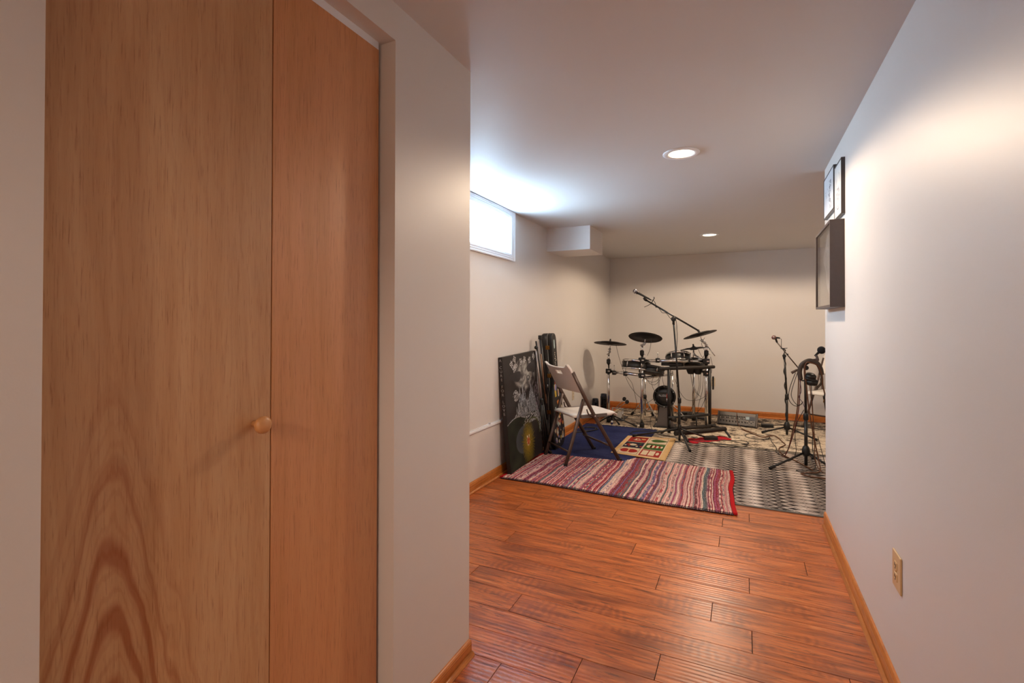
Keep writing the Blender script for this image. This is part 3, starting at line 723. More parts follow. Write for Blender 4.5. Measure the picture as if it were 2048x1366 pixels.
# ================================================================== GUITAR CASE
gc = empty('guitar_case', (-1.72, 4.85, .018), label='black hard guitar case with brass latches and stickers leaning on the left wall', cat='guitar case')
def outline(off=0):
    ctl = [(0, 0), (.09, .004), (.145, .04), (.170, .11), (.168, .20), (.150, .29), (.138, .36), (.142, .44), (.140, .50), (.118, .57), (.078, .63), (.066, .72), (.064, .98), (.066, 1.10), (.058, 1.155), (.036, 1.182), (0, 1.188)]
    rt = sm([(a_, b_, 0) for a_, b_ in ctl], 4); rt = [(p.x+off*(1 if p.x > .01 else 0), p.y) for p in rt]
    return rt+[(-a_, b_) for a_, b_ in rt[-2:0:-1]]
ol = outline(); CT = .118
def case_shell(x0, x1, name, mat, shrink=0):
    q = MB(); n_ = len(ol); cy = .55
    def ring(x_, k_): return [q.b.verts.new((x_, a_*(1-k_/.16), .6+(b_-.6)*(1-k_/.6))) for a_, b_ in ol]
    e_ = .010; rings = [ring(x0, .0), ring(x1-e_, 0), ring(x1-.003, .004), ring(x1, .012)] if shrink else [ring(x0, .012), ring(x0+.003, .004), ring(x0+e_, 0), ring(x1, 0)]
    for r0, r1 in zip(rings, rings[1:]):
        for k_ in range(n_): q.b.faces.new((r0[k_], r0[(k_+1) % n_], r1[(k_+1) % n_], r1[k_])).smooth = True
    q.b.faces.new(rings[0][::-1]); q.b.faces.new(rings[-1]); return q.out(name, mat, gc)
case_shell(-CT, -.052, 'case_body', LEATHER); case_shell(-.050, 0, 'case_lid', LEATHER, 1)
q = MB(); q.tube([(-.051, a_, b_) for a_, b_ in ol], .0028, 6, closed=True); q.out('piping', plain('pale_piping', rgb(150, 148, 140), .5), gc)
def onside(z):     # half width of the outline at height z on the camera side
    best = min(((abs(b_-z), a_) for a_, b_ in ol if a_ < 0), default=(0, -.1)); return best[1]
for z in (1.045, .755, .395, .17):
    y = onside(z)
    L = MB().box((-.072, y-.007, z-.020), (-.030, y+.002, z+.020), .003).out('latch', BRASS, gc)
    MB().box((-.064, y-.012, z-.012), (-.038, y-.006, z+.008), .002).out('latch_hasp', BRASS, L)
y = onside(.58)
hd = MB().tube(sm([(-.075, y+.01, .505), (-.080, y-.030, .515), (-.082, y-.036, .56), (-.082, y-.036, .60), (-.080, y-.030, .645), (-.075, y+.01, .655)], 5), .009, 8).out('carry_handle', LEATHER, gc)
for z in (.505, .655): MB().tube([(-.055, y-.004, z-.02), (-.055, y-.012, z), (-.055, y-.004, z+.02)], .005, 6).out('handle_ring', CHROME, hd)
stc = {n: plain(n, rgb(*c), .4, 0, .5, 90, .1) for n, c in dict(pale_blue_vinyl=(176, 196, 196), white_vinyl=(206, 200, 190), yellow_vinyl=(206, 178, 70), red_vinyl=(160, 50, 44), lilac_vinyl=(140, 132, 178), orange_vinyl=(200, 120, 50), kraft_vinyl=(176, 150, 116), navy_vinyl=(54, 54, 76), grey_vinyl=(128, 118, 112), cream_vinyl=(214, 202, 176)).items()}
def sticker(y, z, w_, h_, mat, rot=0, rnd=False, lv=0):
    q = MB(); n_ = 14 if rnd else 4; ps = []
    for i in range(n_):
        t = 2*math.pi*(i+.5)/n_; c_, s_ = math.cos(t), math.sin(t)
        if not rnd: c_, s_ = (1 if c_ > 0 else -1), (1 if s_ > 0 else -1)
        elif h_ > w_*1.5: s_ = math.copysign(abs(s_)**.4, s_)
        a_, b_ = c_*w_/2, s_*h_/2; ps.append((.0008+lv*.0004, y+a_*math.cos(rot)-b_*math.sin(rot), z+a_*math.sin(rot)+b_*math.cos(rot)))
    f = [q.b.verts.new(p) for p in ps]; b = [q.b.verts.new((-.0004, p[1], p[2])) for p in ps]; q.b.faces.new(f); q.b.faces.new(b[::-1])
    for i in range(n_): q.b.faces.new((f[i], b[i], b[(i+1) % n_], f[(i+1) % n_]))
    return q.out('sticker', mat, gc)
sticker(-.005, 1.075, .030, .095, stc['pale_blue_vinyl'], 0, True)
for i in range(7): sticker(.004+rr.uniform(-.012, .012), .985-i*.020, rr.uniform(.012, .03), .011, stc['white_vinyl'], rr.uniform(-.5, .5))
sticker(0, .80, .032, .095, stc['cream_vinyl'], 0, True); sticker(0, .80, .020, .05, stc['grey_vinyl'], 0, True, 1)
sticker(-.055, .60, .045, .13, stc['yellow_vinyl'], .1); sticker(-.045, .63, .05, .06, stc['lilac_vinyl'], -.2, False, 1); sticker(-.05, .685, .02, .03, stc['red_vinyl'], .2)
sticker(.03, .565, .030, .080, stc['cream_vinyl'], .15, True, 1); sticker(.03, .565, .014, .05, stc['red_vinyl'], .15, False, 2)
sticker(0, .475, .05, .03, stc['orange_vinyl'], .2); names = list(stc)
for i in range(62):
    z = rr.uniform(.05, .45); hw = abs(onside(z))-.035; y = rr.uniform(-hw, hw)
    sticker(y, z, rr.uniform(.02, .055), rr.uniform(.014, .045), stc[rr.choice(names)], rr.uniform(-1.2, 1.2), rr.random() < .25, i % 5)
for yy in (-.09, .09): MB().lathe([(.008, 0), (.007, .006), (0, .008)], (-.02, yy, 0.006), (0, 0, -1), 12).out('foot', CHROME, gc)
gc.rotation_euler = Matrix.Rotation(-math.atan2(.050, 1.18), 3, 'Y').to_euler(); 
gc.rotation_euler = (Matrix.Rotation(-math.atan2(.050, 1.18), 3, 'Y') @ Matrix.Rotation(math.atan2(.075, 1.18), 3, 'X')).to_euler()

# ================================================================== FOLDED STAND beside the case
def stand_pts(a_, b_, f): return Vector(a_).lerp(Vector(b_), f)
fs_ = empty('folded_stand', (-1.765, 4.585, .018), label='folded black and silver tripod stand propped between the painting and guitar case', cat='stand')
Bt, Tp = Vector((0, 0, 0)), Vector((-.090, -.105, 1.09))
MB().tube([stand_pts(Bt, Tp, .03), stand_pts(Bt, Tp, .50)], .014, 12).out('outer_tube', BLACKM, fs_)
MB().tube([stand_pts(Bt, Tp, .42), stand_pts(Bt, Tp, .93)], .0115, 12).out('inner_tube', plain('dull_silver_tube', rgb(170, 160, 156), .35, .7, .5, 60, .08), fs_)
MB().lathe([(.016, 0), (.018, .01), (.018, .05), (.014, .06)], stand_pts(Bt, Tp, .44), Tp-Bt, 14).out('height_clutch', BLACKP, fs_)
MB().ball(stand_pts(Bt, Tp, .96)+Vector((.006, 0, 0)), .019, 12).out('pivot_knob', BLACKP, fs_)
MB().tube([stand_pts(Bt, Tp, .985)+Vector((.03, .055, .065)), stand_pts(Bt, Tp, .52)+Vector((.045, .04, .02))], .017, 10, flat=.7).out('boom_arm', BLACKM, fs_)
MB().tube([stand_pts(Bt, Tp, .99)+Vector((.0, .02, .03)), stand_pts(Bt, Tp, .30)+Vector((.02, .04, 0))], .008, 8).out('boom_rod', BLACKM, fs_)
MB().box((-.016, -.018, -.018), (.016, .018, .022), .004, Matrix.Translation(stand_pts(Bt, Tp, .985)+Vector((.03, .055, .07)))).out('boom_clamp', BLACKP, fs_)
MB().tube([stand_pts(Bt, Tp, .9)+Vector((.035, .03, 0)), stand_pts(Bt, Tp, .45)+Vector((.03, .045, 0))], .009, 8).out('brass_rod', plain('tan_rod', rgb(140, 108, 84), .4, .3), fs_)
for k, (dx, dy) in enumerate(((.026, .006), (.010, .032), (-.010, -.024))):
    lg = MB().tube([stand_pts(Bt, Tp, .46)+Vector((dx*.5, dy*.5, 0)), stand_pts(Bt, Tp, .02)+Vector((dx*1.3, dy*1.3, 0))], .0095, 8, flat=.7).out('leg', BLACKM, fs_)
    MB().lathe([(.012, 0), (.012, .03), (.009, .034)], stand_pts(Bt, Tp, 0)+Vector((dx*1.33, dy*1.33, -.016)), (0, 0, 1), 10).out('rubber_foot', RUBBER, lg)
MB().tube([(.03, .0, .02), (.0, .03, .02)], .007, 6).out('leg_link', STEEL, fs_)

# ================================================================== FOLDING CHAIRS  (local x = to the sitter's right-hand side seen from behind, y = forward)
def folding_chair(loc, rz, label):
    t = empty('folding_chair', loc, rz, label=label, cat='chair', group='white folding chairs')
    W = .232
    for s in (1, -1):
        # long leg: front foot up to the backrest
        pts = [(s*W, .272, 0), (s*W, .0, .435), (s*W, -.095, .600), (s*W, -.226, .843)]
        l = MB().tube(pts, .0185, 8, flat=.62, up=(1, 0, 0)).out('front_leg', CHBROWN, t)
        MB().box((s*W-.014, .262, -.002), (s*W+.014, .292, .018), .003).out('rubber_foot', RUBBER, l)
        pts = [(s*(W-.026), -.285, 0), (s*(W-.026), -.245, .127), (s*(W-.026), -.100, .590)]
        l = MB().tube(pts, .0175, 8, flat=.62, up=(1, 0, 0)).out('rear_leg', CHBROWN, t)
        MB().box((s*(W-.026)-.013, -.300, -.002), (s*(W-.026)+.013, -.270, .018), .003).out('rubber_foot', RUBBER, l)
        MB().tube(sm([(s*(W-.010), -.075, .500), (s*(W-.004), -.060, .455), (s*(W-.004), -.020, .437), (s*(W-.006), .030, .440)], 5), .0065, 8).out('hinge_link', CHBROWN, t)
        MB().box((s*(W-.018)-.006, -.13, .418), (s*(W-.018)+.006, .145, .450), .002).out('seat_rail', GREYP if s > 0 else CHBROWN, t)
        MB().lathe([(.007, -.004), (.007, .004), (0, .006)], (s*(W+.012), .0, .435), (s, 0, 0), 10).out('rivet', STEEL, t)
    MB().tube([(-W, .151, .155), (W, .151, .155)], .0095, 10).out('front_crossbar', CHBROWN, t)
    MB().tube([(-W+.026, -.252, .124), (W-.026, -.252, .124)], .0085, 10).out('rear_crossbar', CHBROWN, t)
    # seat: blow moulded, wavy front to back, rolled edges
    q = MB(); NX, NY = 16, 22; top, bot = {}, {}
    for i in range(NX+1):
        for j in range(NY+1):
            u, v_ = i/NX*2-1, j/NY; hw = .206-.016*max(0, (v_-.82)/.18)**2-.012*max(0, (.14-v_)/.14)**2
            yy = -.200+.478*v_; xx = u*hw
            zz = .452+.014*math.sin(v_*math.pi*1.15+.2)-.022*math.exp(-((v_-.42)/.28)**2)*(1-u*u*.6)+.012*math.exp(-((v_-.86)/.16)**2)-.010*(abs(u)**6)-.020*max(0, (v_-.93)/.07)**2-.012*max(0, (.08-v_)/.08)**2
            top[i, j] = q.b.verts.new((xx, yy, zz)); bot[i, j] = q.b.verts.new((xx*.97, -.200+.01+.458*v_, min(zz-.008, .452-.030+(.012 if v_ > .88 else 0))))
    for i in range(NX):
        for j in range(NY):
            q.b.faces.new((top[i, j], top[i+1, j], top[i+1, j+1], top[i, j+1])); q.b.faces.new((bot[i, j], bot[i, j+1], bot[i+1, j+1], bot[i+1, j]))
    for i in range(NX):
        q.b.faces.new((top[i, 0], bot[i, 0], bot[i+1, 0], top[i+1, 0])); q.b.faces.new((top[i, NY], top[i+1, NY], bot[i+1, NY], bot[i, NY]))
    for j in range(NY):
        q.b.faces.new((top[0, j], top[0, j+1], bot[0, j+1], bot[0, j])); q.b.faces.new((top[NX, j], bot[NX, j], bot[NX, j+1], top[NX, j+1]))
    for f in q.b.faces: f.smooth = True
    q.out('seat', CHWHITE, t)
    # backrest: curved panel between the long legs, with raised shoulders and a grip slot
    q = MB(); NX, NZ = 24, 14; F_, B_ = {}, {}
    d = Vector((0, -.131/.243*1, 1)).normalized()            # direction of the leg top
    for i in range(NX+1):
        for j in range(NZ+1):
            u, v_ = i/NX*2-1, j/NZ
            z0 = .655; ztop = .885+.028*math.exp(-((abs(u)-.97)/.16)**2)-.004*math.cos(u*3); zz = z0+(ztop-z0)*v_
            yb = -.095-(zz-.600)*.539-.012*(1-u*u)*(-1 if False else 1); xx = u*(W+.004-.006*max(0, (v_-.8)/.2)); 
            if v_ > .86: yb -= .010*((v_-.86)/.14)
            F_[i, j] = q.b.verts.new((xx, yb+.006, zz)); B_[i, j] = q.b.verts.new((xx, yb-.016, zz-.006))
    hole = {(i, j) for i in range(NX) for j in range(NZ) if 9 <= i <= 14 and 10 <= j <= 11}
    for i in range(NX):
        for j in range(NZ):
            if (i, j) in hole: continue
            q.b.faces.new((F_[i, j], F_[i+1, j], F_[i+1, j+1], F_[i, j+1])); q.b.faces.new((B_[i, j], B_[i, j+1], B_[i+1, j+1], B_[i+1, j]))
    def wall_(a_, b_): q.b.faces.new((F_[a_], F_[b_], B_[b_], B_[a_]))
    for i in range(NX): wall_((i, 0), (i+1, 0)); wall_((i, NZ), (i+1, NZ))
    for j in range(NZ): wall_((0, j), (0, j+1)); wall_((NX, j), (NX, j+1))
    for i in range(9, 15): wall_((i, 10), (i+1, 10)); wall_((i, 12), (i+1, 12))
    for j in (10, 11): wall_((9, j), (9, j+1)); wall_((15, j), (15, j+1))
    for f in q.b.faces: f.smooth = True
    o = q.out('backrest', CHWHITE, t); m_ = o.modifiers.new('b', 'BEVEL'); m_.width = .004; m_.segments = 2; m_.limit_method = 'ANGLE'; m_.angle_limit = R(50)
    return t
folding_chair((-1.408, 4.575, .018), -math.atan2(.68, .73), 'white folding chair with brown legs standing on the navy and rag rugs')

# ================================================================== helpers for things given in room coordinates
def wloc(p):
    v = Vector((0, 0, 0))
    while p: v += p.location; p = p.parent
    return v
def wo(mb, name, mat, parent):
    o = mb.out(name, mat); o.data.transform(Matrix.Translation(-wloc(parent))); o.parent = parent; return o
def T(pts, r, name, mat, parent, n=8, **k): return wo(MB().tube(pts, r, n, **k), name, mat, parent)
def clamp_at(p, parent, r=.030, name='clamp', mat=None, wing=True, h=.05):
    p = Vector(p); c = wo(MB().box((p.x-r, p.y-r, p.z-h/2), (p.x+r, p.y+r, p.z+h/2), .007), name, mat or BLACKP, parent)
    if wing:
        wo(MB().tube([p+Vector((r*.6, -r*1.0, .004)), p+Vector((r*.6, -r*1.9, .004))], .0045, 6).box((p.x+r*.6-.014, p.y-r*1.9-.004, p.z-.004), (p.x+r*.6+.014, p.y-r*1.9+.004, p.z+.012), .002), 'wing_screw', CHROME, c)
    return c
GRILLE = Mat('mic_grille', rgb(120, 118, 128), .4, .7); vo = GRILLE.n('ShaderNodeTexVoronoi'); GRILLE.set(vo.inputs['Vector'], GRILLE.coord()); vo.inputs['Scale'].default_value = 420; GRILLE.bump(vo.outputs["Distance"], .8, .002); GRILLE = GRILLE.m
GR_P = plain('rose_grille', rgb(120, 84, 78), .4, .5, .5, 400, .3, .5); GR_F = plain('foam_windscreen', rgb(34, 34, 38), .9, 0, .2, 300, .3, .6)
def microphone(base, tip, parent_none, label, gmat=GRILLE, foam=False, body=BLACKM):
    base, tip = Vector(base), Vector(tip); d = (tip-base); L = d.length; d.normalize()
    t = empty('microphone', base, label=label, cat='microphone')
    wo(MB().lathe([(.009, 0), (.010, .005), (.0115, L*.35), (.0135, L*.62), (.019, L*.70), (.0215, L*.73)], base, d, 16), 'mic_body', body, t)
    c = tip-d*.024
    if foam: wo(MB().ball(c-d*.004, .034, 18), 'foam_windscreen', GR_F, t)
    else:
        wo(MB().ball(c, .0255, 18), 'grille_ball', gmat, t); wo(MB().tube([c-d*.003, c+d*.003], .0262, 18), 'grille_band', CHROME, t)
    wo(MB().tube([base, base-d*min(.045, L*.28)], [.0095, .007], 12), 'cable_plug', BLACKP, t)
    return t
def tripod(name, base, label, rtop, hub_z, legs, mat=BLACKM, hub='round', pole_r=.010, kink=None):
    """base on floor, rtop = top of the shaft, legs = foot points"""
    b = Vector(base); t = empty(name, b, label=label, cat='microphone stand')
    T([b+Vector((0, 0, .012)), b+Vector((0, 0, .45)) + (Vector(rtop)-b)*.0], pole_r*1.25, 'lower_tube', mat, t, 12)
    T([b+Vector((0, 0, .44)), Vector(rtop)], pole_r*.95, 'upper_tube', mat, t, 12)
    wo(MB().lathe([(pole_r*1.3, 0), (pole_r*1.9, .008), (pole_r*1.9, .05), (pole_r*1.3, .065)], b+Vector((0, 0, .42)), (0, 0, 1), 14), 'height_clutch', BLACKP, t)
    hb = b+Vector((0, 0, hub_z))
    wo(MB().lathe([(.012, -.045), (.028, -.045), (.033, -.03), (.034, 0), (.028, .028), (.017, .045), (.012, .05)] if hub == 'round' else [(.013, -.03), (.020, -.03), (.020, .03), (.013, .034)], hb, (0, 0, 1), 18), 'leg_hub', BLACKP, t)
    for p in legs:
        p = Vector(p); dd = (p-hb); h0 = hb+Vector((dd.x, dd.y, 0)).normalized()*.022+Vector((0, 0, -.018))
        l = T([h0, p+Vector((0, 0, .012))], [.0095, .0105], 'leg', mat, t, 10)
        e = (p-h0).normalized(); T([p+Vector((0, 0, .012))-e*.05, p+Vector((0, 0, .012))+e*.006], .0135, 'rubber_foot', RUBBER, l, 10)
    return t

# ================================================================== MICROPHONE STAND in front of the kit
m1 = tripod('microphone_stand', (-.633, 5.663, .008), 'tall black boom microphone stand in the middle of the room, microphone pointing left', (-.695, 5.663, 1.345), .155,
            [(-.489, 5.274, .006), (-1.13, 5.62, .021), (-.35, 5.93, .008)], hub='slim')
j = Vector((-.695, 5.663, 1.352)); clip = Vector((-1.005, 5.663, 1.575)); rear = Vector((-.432, 5.663, 1.223))
T([j+(clip-j)*.98, rear], .0098, 'boom_arm', BLACKM, m1, 12)
T([rear+(j-rear)*.06, rear], .0125, 'boom_end_weight', RUBBER, m1, 10)
k = wo(MB().lathe([(.020, -.022), (.026, -.018), (.026, .018), (.020, .022)], j, (0, 1, 0), 20), 'boom_clutch', BLACKP, m1)
wo(MB().lathe([(.012, .02), (.013, .04), (.010, .045)], j, (0, -1, 0), 12), 'knob', DKGREY, k)
T([j+Vector((0, 0, -.06)), j], .013, 'clutch_collar', BLACKP, m1, 12)
T([j+(clip-j)*.93, clip, clip+Vector((-.012, 0, .018))], [.013, .015, .012], 'mic_clip', BLACKP, m1, 12)
T([Vector((-.93, 5.66, 1.535)), Vector((-.90, 5.655, 1.585)), Vector((-.905, 5.655, 1.60))], .005, 'cable_clip', BLACKP, m1, 6)
microphone((-.975, 5.663, 1.588), (-1.135, 5.663, 1.680), None, 'silver ball black vocal microphone on the tall boom stand')
cb = empty('microphone_cable', (-.93, 5.66, 1.53), label='thin black cable looped along the tall boom arm down to the floor', cat='cable')
pts = [(-.94, 5.66, 1.568), (-.905, 5.655, 1.555), (-.885, 5.65, 1.52), (-.885, 5.65, 1.495)]
for i in range(18):
    f = i/17; p = Vector((-.885, 5.663, 1.487)).lerp(j, f); pts.append((p.x+.002, p.y-.012*math.cos(i*.8), p.z-.004+.012*math.sin(i*.8)))
pts += [(-.665, 5.64, 1.33), (-.655, 5.645, 1.15), (-.665, 5.65, .92), (-.662, 5.65, .7), (-.648, 5.645, .45), (-.64, 5.64, .2), (-.61, 5.60, .03), (-.45, 5.55, .012), (-.2, 5.62, .012), (.0, 5.72, .013), (.02, 5.84, .013), (-.12, 5.93, .013), (-.3, 5.97, .013)]
T(sm(pts, 5), .0032, 'cable_run', CABLE, cb, 6)
T(sm([(-.93, 5.655, 1.53), (-.96, 5.655, 1.51), (-1.01, 5.655, 1.487)], 4), .0035, 'velcro_tail', CABLE, cb, 6)

# ================================================================== ELECTRONIC DRUM KIT
dk = empty('electronic_drum_kit', (-1.0, 6.35, .008), label='black electronic drum kit with mesh pads and four cymbals on a chrome rack', cat='drum kit')
A, B_, Cc, Dd = Vector((-1.602, 6.389, 0)), Vector((-1.142, 6.235, 0)), Vector((-.405, 6.402, 0)), Vector((-.600, 6.98, 0))
def up(p, z): return Vector((p.x, p.y, z))
for nm, p, zt, r in (('rack_post', A, .79, .019), ('rack_post', B_, .92, .0205), ('rack_post', Cc, .93, .0205), ('rack_post', Dd, .80, .019), ('rack_post', Vector((-.862, 6.90, 0)), .66, .015)):
    o = T([up(p, .03), up(p, zt)], r, nm, CHROME, dk, 18); wo(MB().lathe([(r+.008, -.0), (r+.008, .05), (r+.003, .055)], up(p, .009), (0, 0, 1), 18), 'rubber_foot', RUBBER, o)
T([up(A, .675), up(B_, .655)], .0185, 'rack_bar', CHROME, dk, 16)
T([up(B_, .838), up(Cc, .845)], .0185, 'rack_bar', CHROME, dk, 16)
T([up(Cc, .70), up(Dd, .70)], .0165, 'rack_bar', CHROME, dk, 14); T([up(B_, .62), Vector((-.862, 6.90, .62))], .0165, 'rack_bar', CHROME, dk, 14)
for p, z, r in ((A, .675, .032), (B_, .655, .036), (B_, .845, .038), (Cc, .845, .038), (Cc, .70, .034), (Dd, .70, .032)): clamp_at(up(p, z), dk, r, 'rack_clamp', h=.062)
for f, z0, q0, q1 in ((.18, .66, A, B_), (.52, .66, A, B_), (.25, .845, B_, Cc), (.76, .845, B_, Cc)):
    p = q0.lerp(q1, f); clamp_at(up(p, z0), dk, .025, 'pad_clamp', h=.055)
    T([up(p, z0-.02), up(p, z0+.10)], .005, 'clamp_rod', CHROME, dk, 8)
for p, z in ((A, .80), (B_, .935), (Cc, .945)):
    wo(MB().lathe([(.024, -.028), (.026, -.02), (.026, .022), (.020, .03)], up(p, z), (0, 0, 1), 18), 'post_collar', RUBBER, dk)
    T([up(p, z), up(p, z+.095)], .0145, 'inner_post', CHROME, dk, 14)
    wo(MB().tube([up(p, z)+Vector((.02, -.02, 0)), up(p, z)+Vector((.045, -.035, -.02))], .004, 6), 'collar_screw', CHROME, dk)
def cymbal(c, n, rad, post, label):
    """rubber cymbal pad centred at c with normal n on a tilter from post"""
    c, n = Vector(c), Vector(n).normalized()
    o = wo(MB().lathe([(0, .020), (.018, .020), (.030, .012), (.050, .008), (rad*.55, .004), (rad*.96, -.006), (rad, -.010), (rad*.985, -.014), (rad*.9, -.012), (rad*.62, -.006), (rad*.60, -.013), (.05, -.015), (.035, -.024), (0, -.024)], c, n, 56), 'cymbal_pad', RUBBER, dk)
    wo(MB().lathe([(rad*.62, .0055), (rad*.60, .0085), (rad*.40, .0095), (rad*.38, .0070)], c, n, 48), 'strike_zone', BLACKP, o)
    wo(MB().lathe([(.004, .018), (.013, .020), (.013, .030), (.009, .034), (.010, .050), (.006, .052)], c, n, 14), 'wing_nut', RUBBER, o)
    wo(MB().tube([c-n*.085, c+n*.03], .0055, 8), 'tilter_rod', CHROME, o)
    q = c-n*.085; post = Vector(post)
    g = wo(MB().tube([q, q.lerp(post, .5)+Vector((.008, -.01, 0)), post], .0085, 8), 'tilter_arm', STEEL, o)
    for cc_ in (q, q.lerp(post, .5)+Vector((.008, -.01, 0)), post):
        wo(MB().ball(cc_, .0165, 10).box((cc_.x-.022, cc_.y-.026, cc_.z-.004), (cc_.x+.022, cc_.y-.014, cc_.z+.006), .002), 'tilter_joint', STEEL, g)
    return o
cymbal((-1.580, 6.39, 1.046), (.02, .16, 1), .212, (-1.602, 6.389, .895), None)
cymbal((-1.105, 6.26, 1.135), (.02, .37, 1), .205, (-1.142, 6.235, 1.03), None)
cymbal((-.480, 6.40, 1.176), (-.30, .10, 1), .200, (-.405, 6.402, 1.04), None)
cymbal((-.560, 6.52, .995), (-.13, .04, 1), .168, (-.48, 6.45, .86), None)
T([(-.39, 6.39, 1.025), (-.305, 6.36, .915)], .006, 'tilter_tail', CHROME, dk, 8)
wo(MB().tube([(-.56, 6.5, .99), (-.565, 6.5, .85)], .006, 8), 'cymbal_stem', CHROME, dk)
def drum(c, n, rad, dep, rim=CHROME, lugs=6):
    c, n = Vector(c), Vector(n).normalized()
    o = wo(MB().lathe([(0, -dep), (rad*.5, -dep), (rad*.93, -dep*.96), (rad*.97, -dep*.85), (rad*.97, -.012), (rad*.9, -.010)], c, n, 44), 'drum_pad', BLACKP, dk)
    wo(MB().lathe([(rad*.95, -.022), (rad*1.02, -.022), (rad*1.025, -.002), (rad*1.0, .006), (rad*.955, .004)], c, n, 44), 'rim_hoop', rim, o)
    wo(MB().lathe([(rad*.95, -.001), (rad*.5, .0), (0, .001)], c, n, 40), 'mesh_head', DKGREY, o)
    wo(MB().lathe([(rad*.95, -dep*.9-.012), (rad*1.0, -dep*.9-.012), (rad*1.0, -dep*.9+.006), (rad*.95, -dep*.9+.006)], c, n, 44), 'lower_hoop', rim, o)
    X = n.orthogonal().normalized(); Y = n.cross(X)
    for i in range(lugs):
        t = 2*math.pi*(i+.3)/lugs; e = X*math.cos(t)+Y*math.sin(t); p = c+e*rad*.99-n*dep*.45
        wo(MB().tube([p-n*dep*.33, p+n*dep*.33], .0085, 8), 'lug', CHROME, o)
    return o
drum((-1.235, 6.36, .822), (.05, .17, 1), .175, .115)
drum((-1.05, 6.42, .748), (.10, .25, 1), .155, .085, DKGREY)
drum((-.745, 6.50, .905), (-.12, .42, 1), .150, .105)
drum((-.555, 6.62, .83), (.0, .40, 1), .125, .085, DKGREY)
for x_, y_ in ((-.588, 6.45), (-.505, 6.46)):
    wo(MB().lathe([(.062, .0), (.060, -.02), (.040, -.075), (.030, -.088), (0, -.09)], (x_, y_, .765), (0, 0, 1), 24), 'pad_underside', BLACKP, dk)
wo(MB().lathe([(.085, .0), (.088, -.02), (.05, -.05), (0, -.055)], (-.76, 6.46, .785), (0, 0, 1), 24), 'pad_underside', BLACKP, dk)
md = wo(MB().box((-.93, 6.36, .775), (-.68, 6.46, .815), .008), 'drum_module', BLACKP, dk)
wo(MB().box((-.342, 6.43, .50), (-.322, 6.48, .66), .006), 'trigger_box', BLACKP, dk)
# hanging pad cables
hang = [[(-1.50, 6.38, 1.02), (-1.46, 6.35, .88), (-1.40, 6.34, .70), (-1.32, 6.33, .52), (-1.22, 6.32, .40), (-1.12, 6.30, .33)],
        [(-1.36, 6.33, .63), (-1.29, 6.33, .55), (-1.26, 6.33, .45), (-1.23, 6.34, .30), (-1.24, 6.34, .22)],
        [(-1.03, 6.26, 1.11), (-1.05, 6.26, .98), (-1.08, 6.25, .90)],
        [(-1.10, 6.22, .62), (-1.03, 6.22, .58), (-.96, 6.24, .60), (-.92, 6.27, .68), (-.90, 6.3, .76)],
        [(-1.10, 6.24, .63), (-1.04, 6.24, .555), (-.98, 6.25, .55), (-.93, 6.28, .62), (-.90, 6.3, .76)],
        [(-1.0, 6.3, .66), (-1.03, 6.28, .56), (-.99, 6.27, .46), (-.92, 6.3, .43), (-.88, 6.33, .42)],
        [(-.90, 6.29, .77), (-.945, 6.27, .62), (-.955, 6.26, .45), (-1.0, 6.25, .25), (-1.04, 6.22, .10), (-1.0, 6.1, .02)],
        [(-.895, 6.30, .77), (-.935, 6.27, .6), (-.945, 6.26, .42), (-.97, 6.25, .2), (-.99, 6.22, .02)],
        [(-.92, 6.28, .74), (-.90, 6.28, .6), (-.875, 6.30, .50)],
        [(-.955, 6.26, .42), (-1.02, 6.26, .36), (-1.10, 6.24, .30)],
        [(-.76, 6.32, .62), (-.70, 6.3, .47), (-.62, 6.32, .375), (-.50, 6.36, .375), (-.42, 6.38, .42)],
        [(-.59, 6.45, .68), (-.57, 6.44, .56), (-.53, 6.42, .46), (-.47, 6.42, .41)],
        [(-.56, 6.45, .68), (-.545, 6.44, .52), (-.49, 6.42, .42)],
        [(-.50, 6.45, .68), (-.49, 6.44, .55), (-.51, 6.43, .45), (-.56, 6.42, .30), (-.60, 6.42, .2)],
        [(-.47, 6.45, .70), (-.48, 6.44, .50), (-.52, 6.43, .38)],
        [(-.44, 6.42, .78), (-.45, 6.42, .5), (-.50, 6.42, .28), (-.50, 6.42, .1)],
        [(-.415, 6.37, .40), (-.47, 6.4, .27), (-.58, 6.45, .13)],
        [(-.50, 6.42, .99), (-.47, 6.42, .92), (-.44, 6.42, .88)],
        [(-.425, 6.42, 1.13), (-.46, 6.43, 1.05), (-.42, 6.42, .95), (-.45, 6.42, .88)],
        [(-.36, 6.42, .9), (-.34, 6.42, .80), (-.35, 6.42, .7)]]
for h_ in hang: T(sm(h_, 6), .0026, 'pad_cable', CABLE, dk, 5)

# ================================================================== KICK PAD TOWER
kp = empty('kick_pad_tower', (-.885, 6.40, .008), label='black round kick drum pad tower on the floor under the drum rack', cat='drum pad')
kc = Vector((-.895, 6.385, .386)); kn = Vector((0.05, -1, .03)).normalized()
o = wo(MB().lathe([(0, -.075), (.10, -.075), (.132, -.06), (.138, -.03), (.136, .010), (.128, .018), (.118, .016), (.114, .004), (0, .002)], kc, kn, 48), 'kick_pad', RUBBER, kp)
wo(MB().lathe([(.112, .003), (.112, .0075), (.05, .0085), (0, .009)], kc, kn, 44), 'pad_face', BLACKP, o)
X_, Y_ = Vector((1, .05, 0)).normalized(), Vector((0, .03, 1))
for i in range(6):
    t = 2*math.pi*(i+.5)/6; p = kc+X_*.126*math.cos(t)+Y_*.126*math.sin(t); wo(MB().lathe([(.007, .012), (.007, .022), (0, .024)], p, kn, 8), 'tension_bolt', STEEL, o)
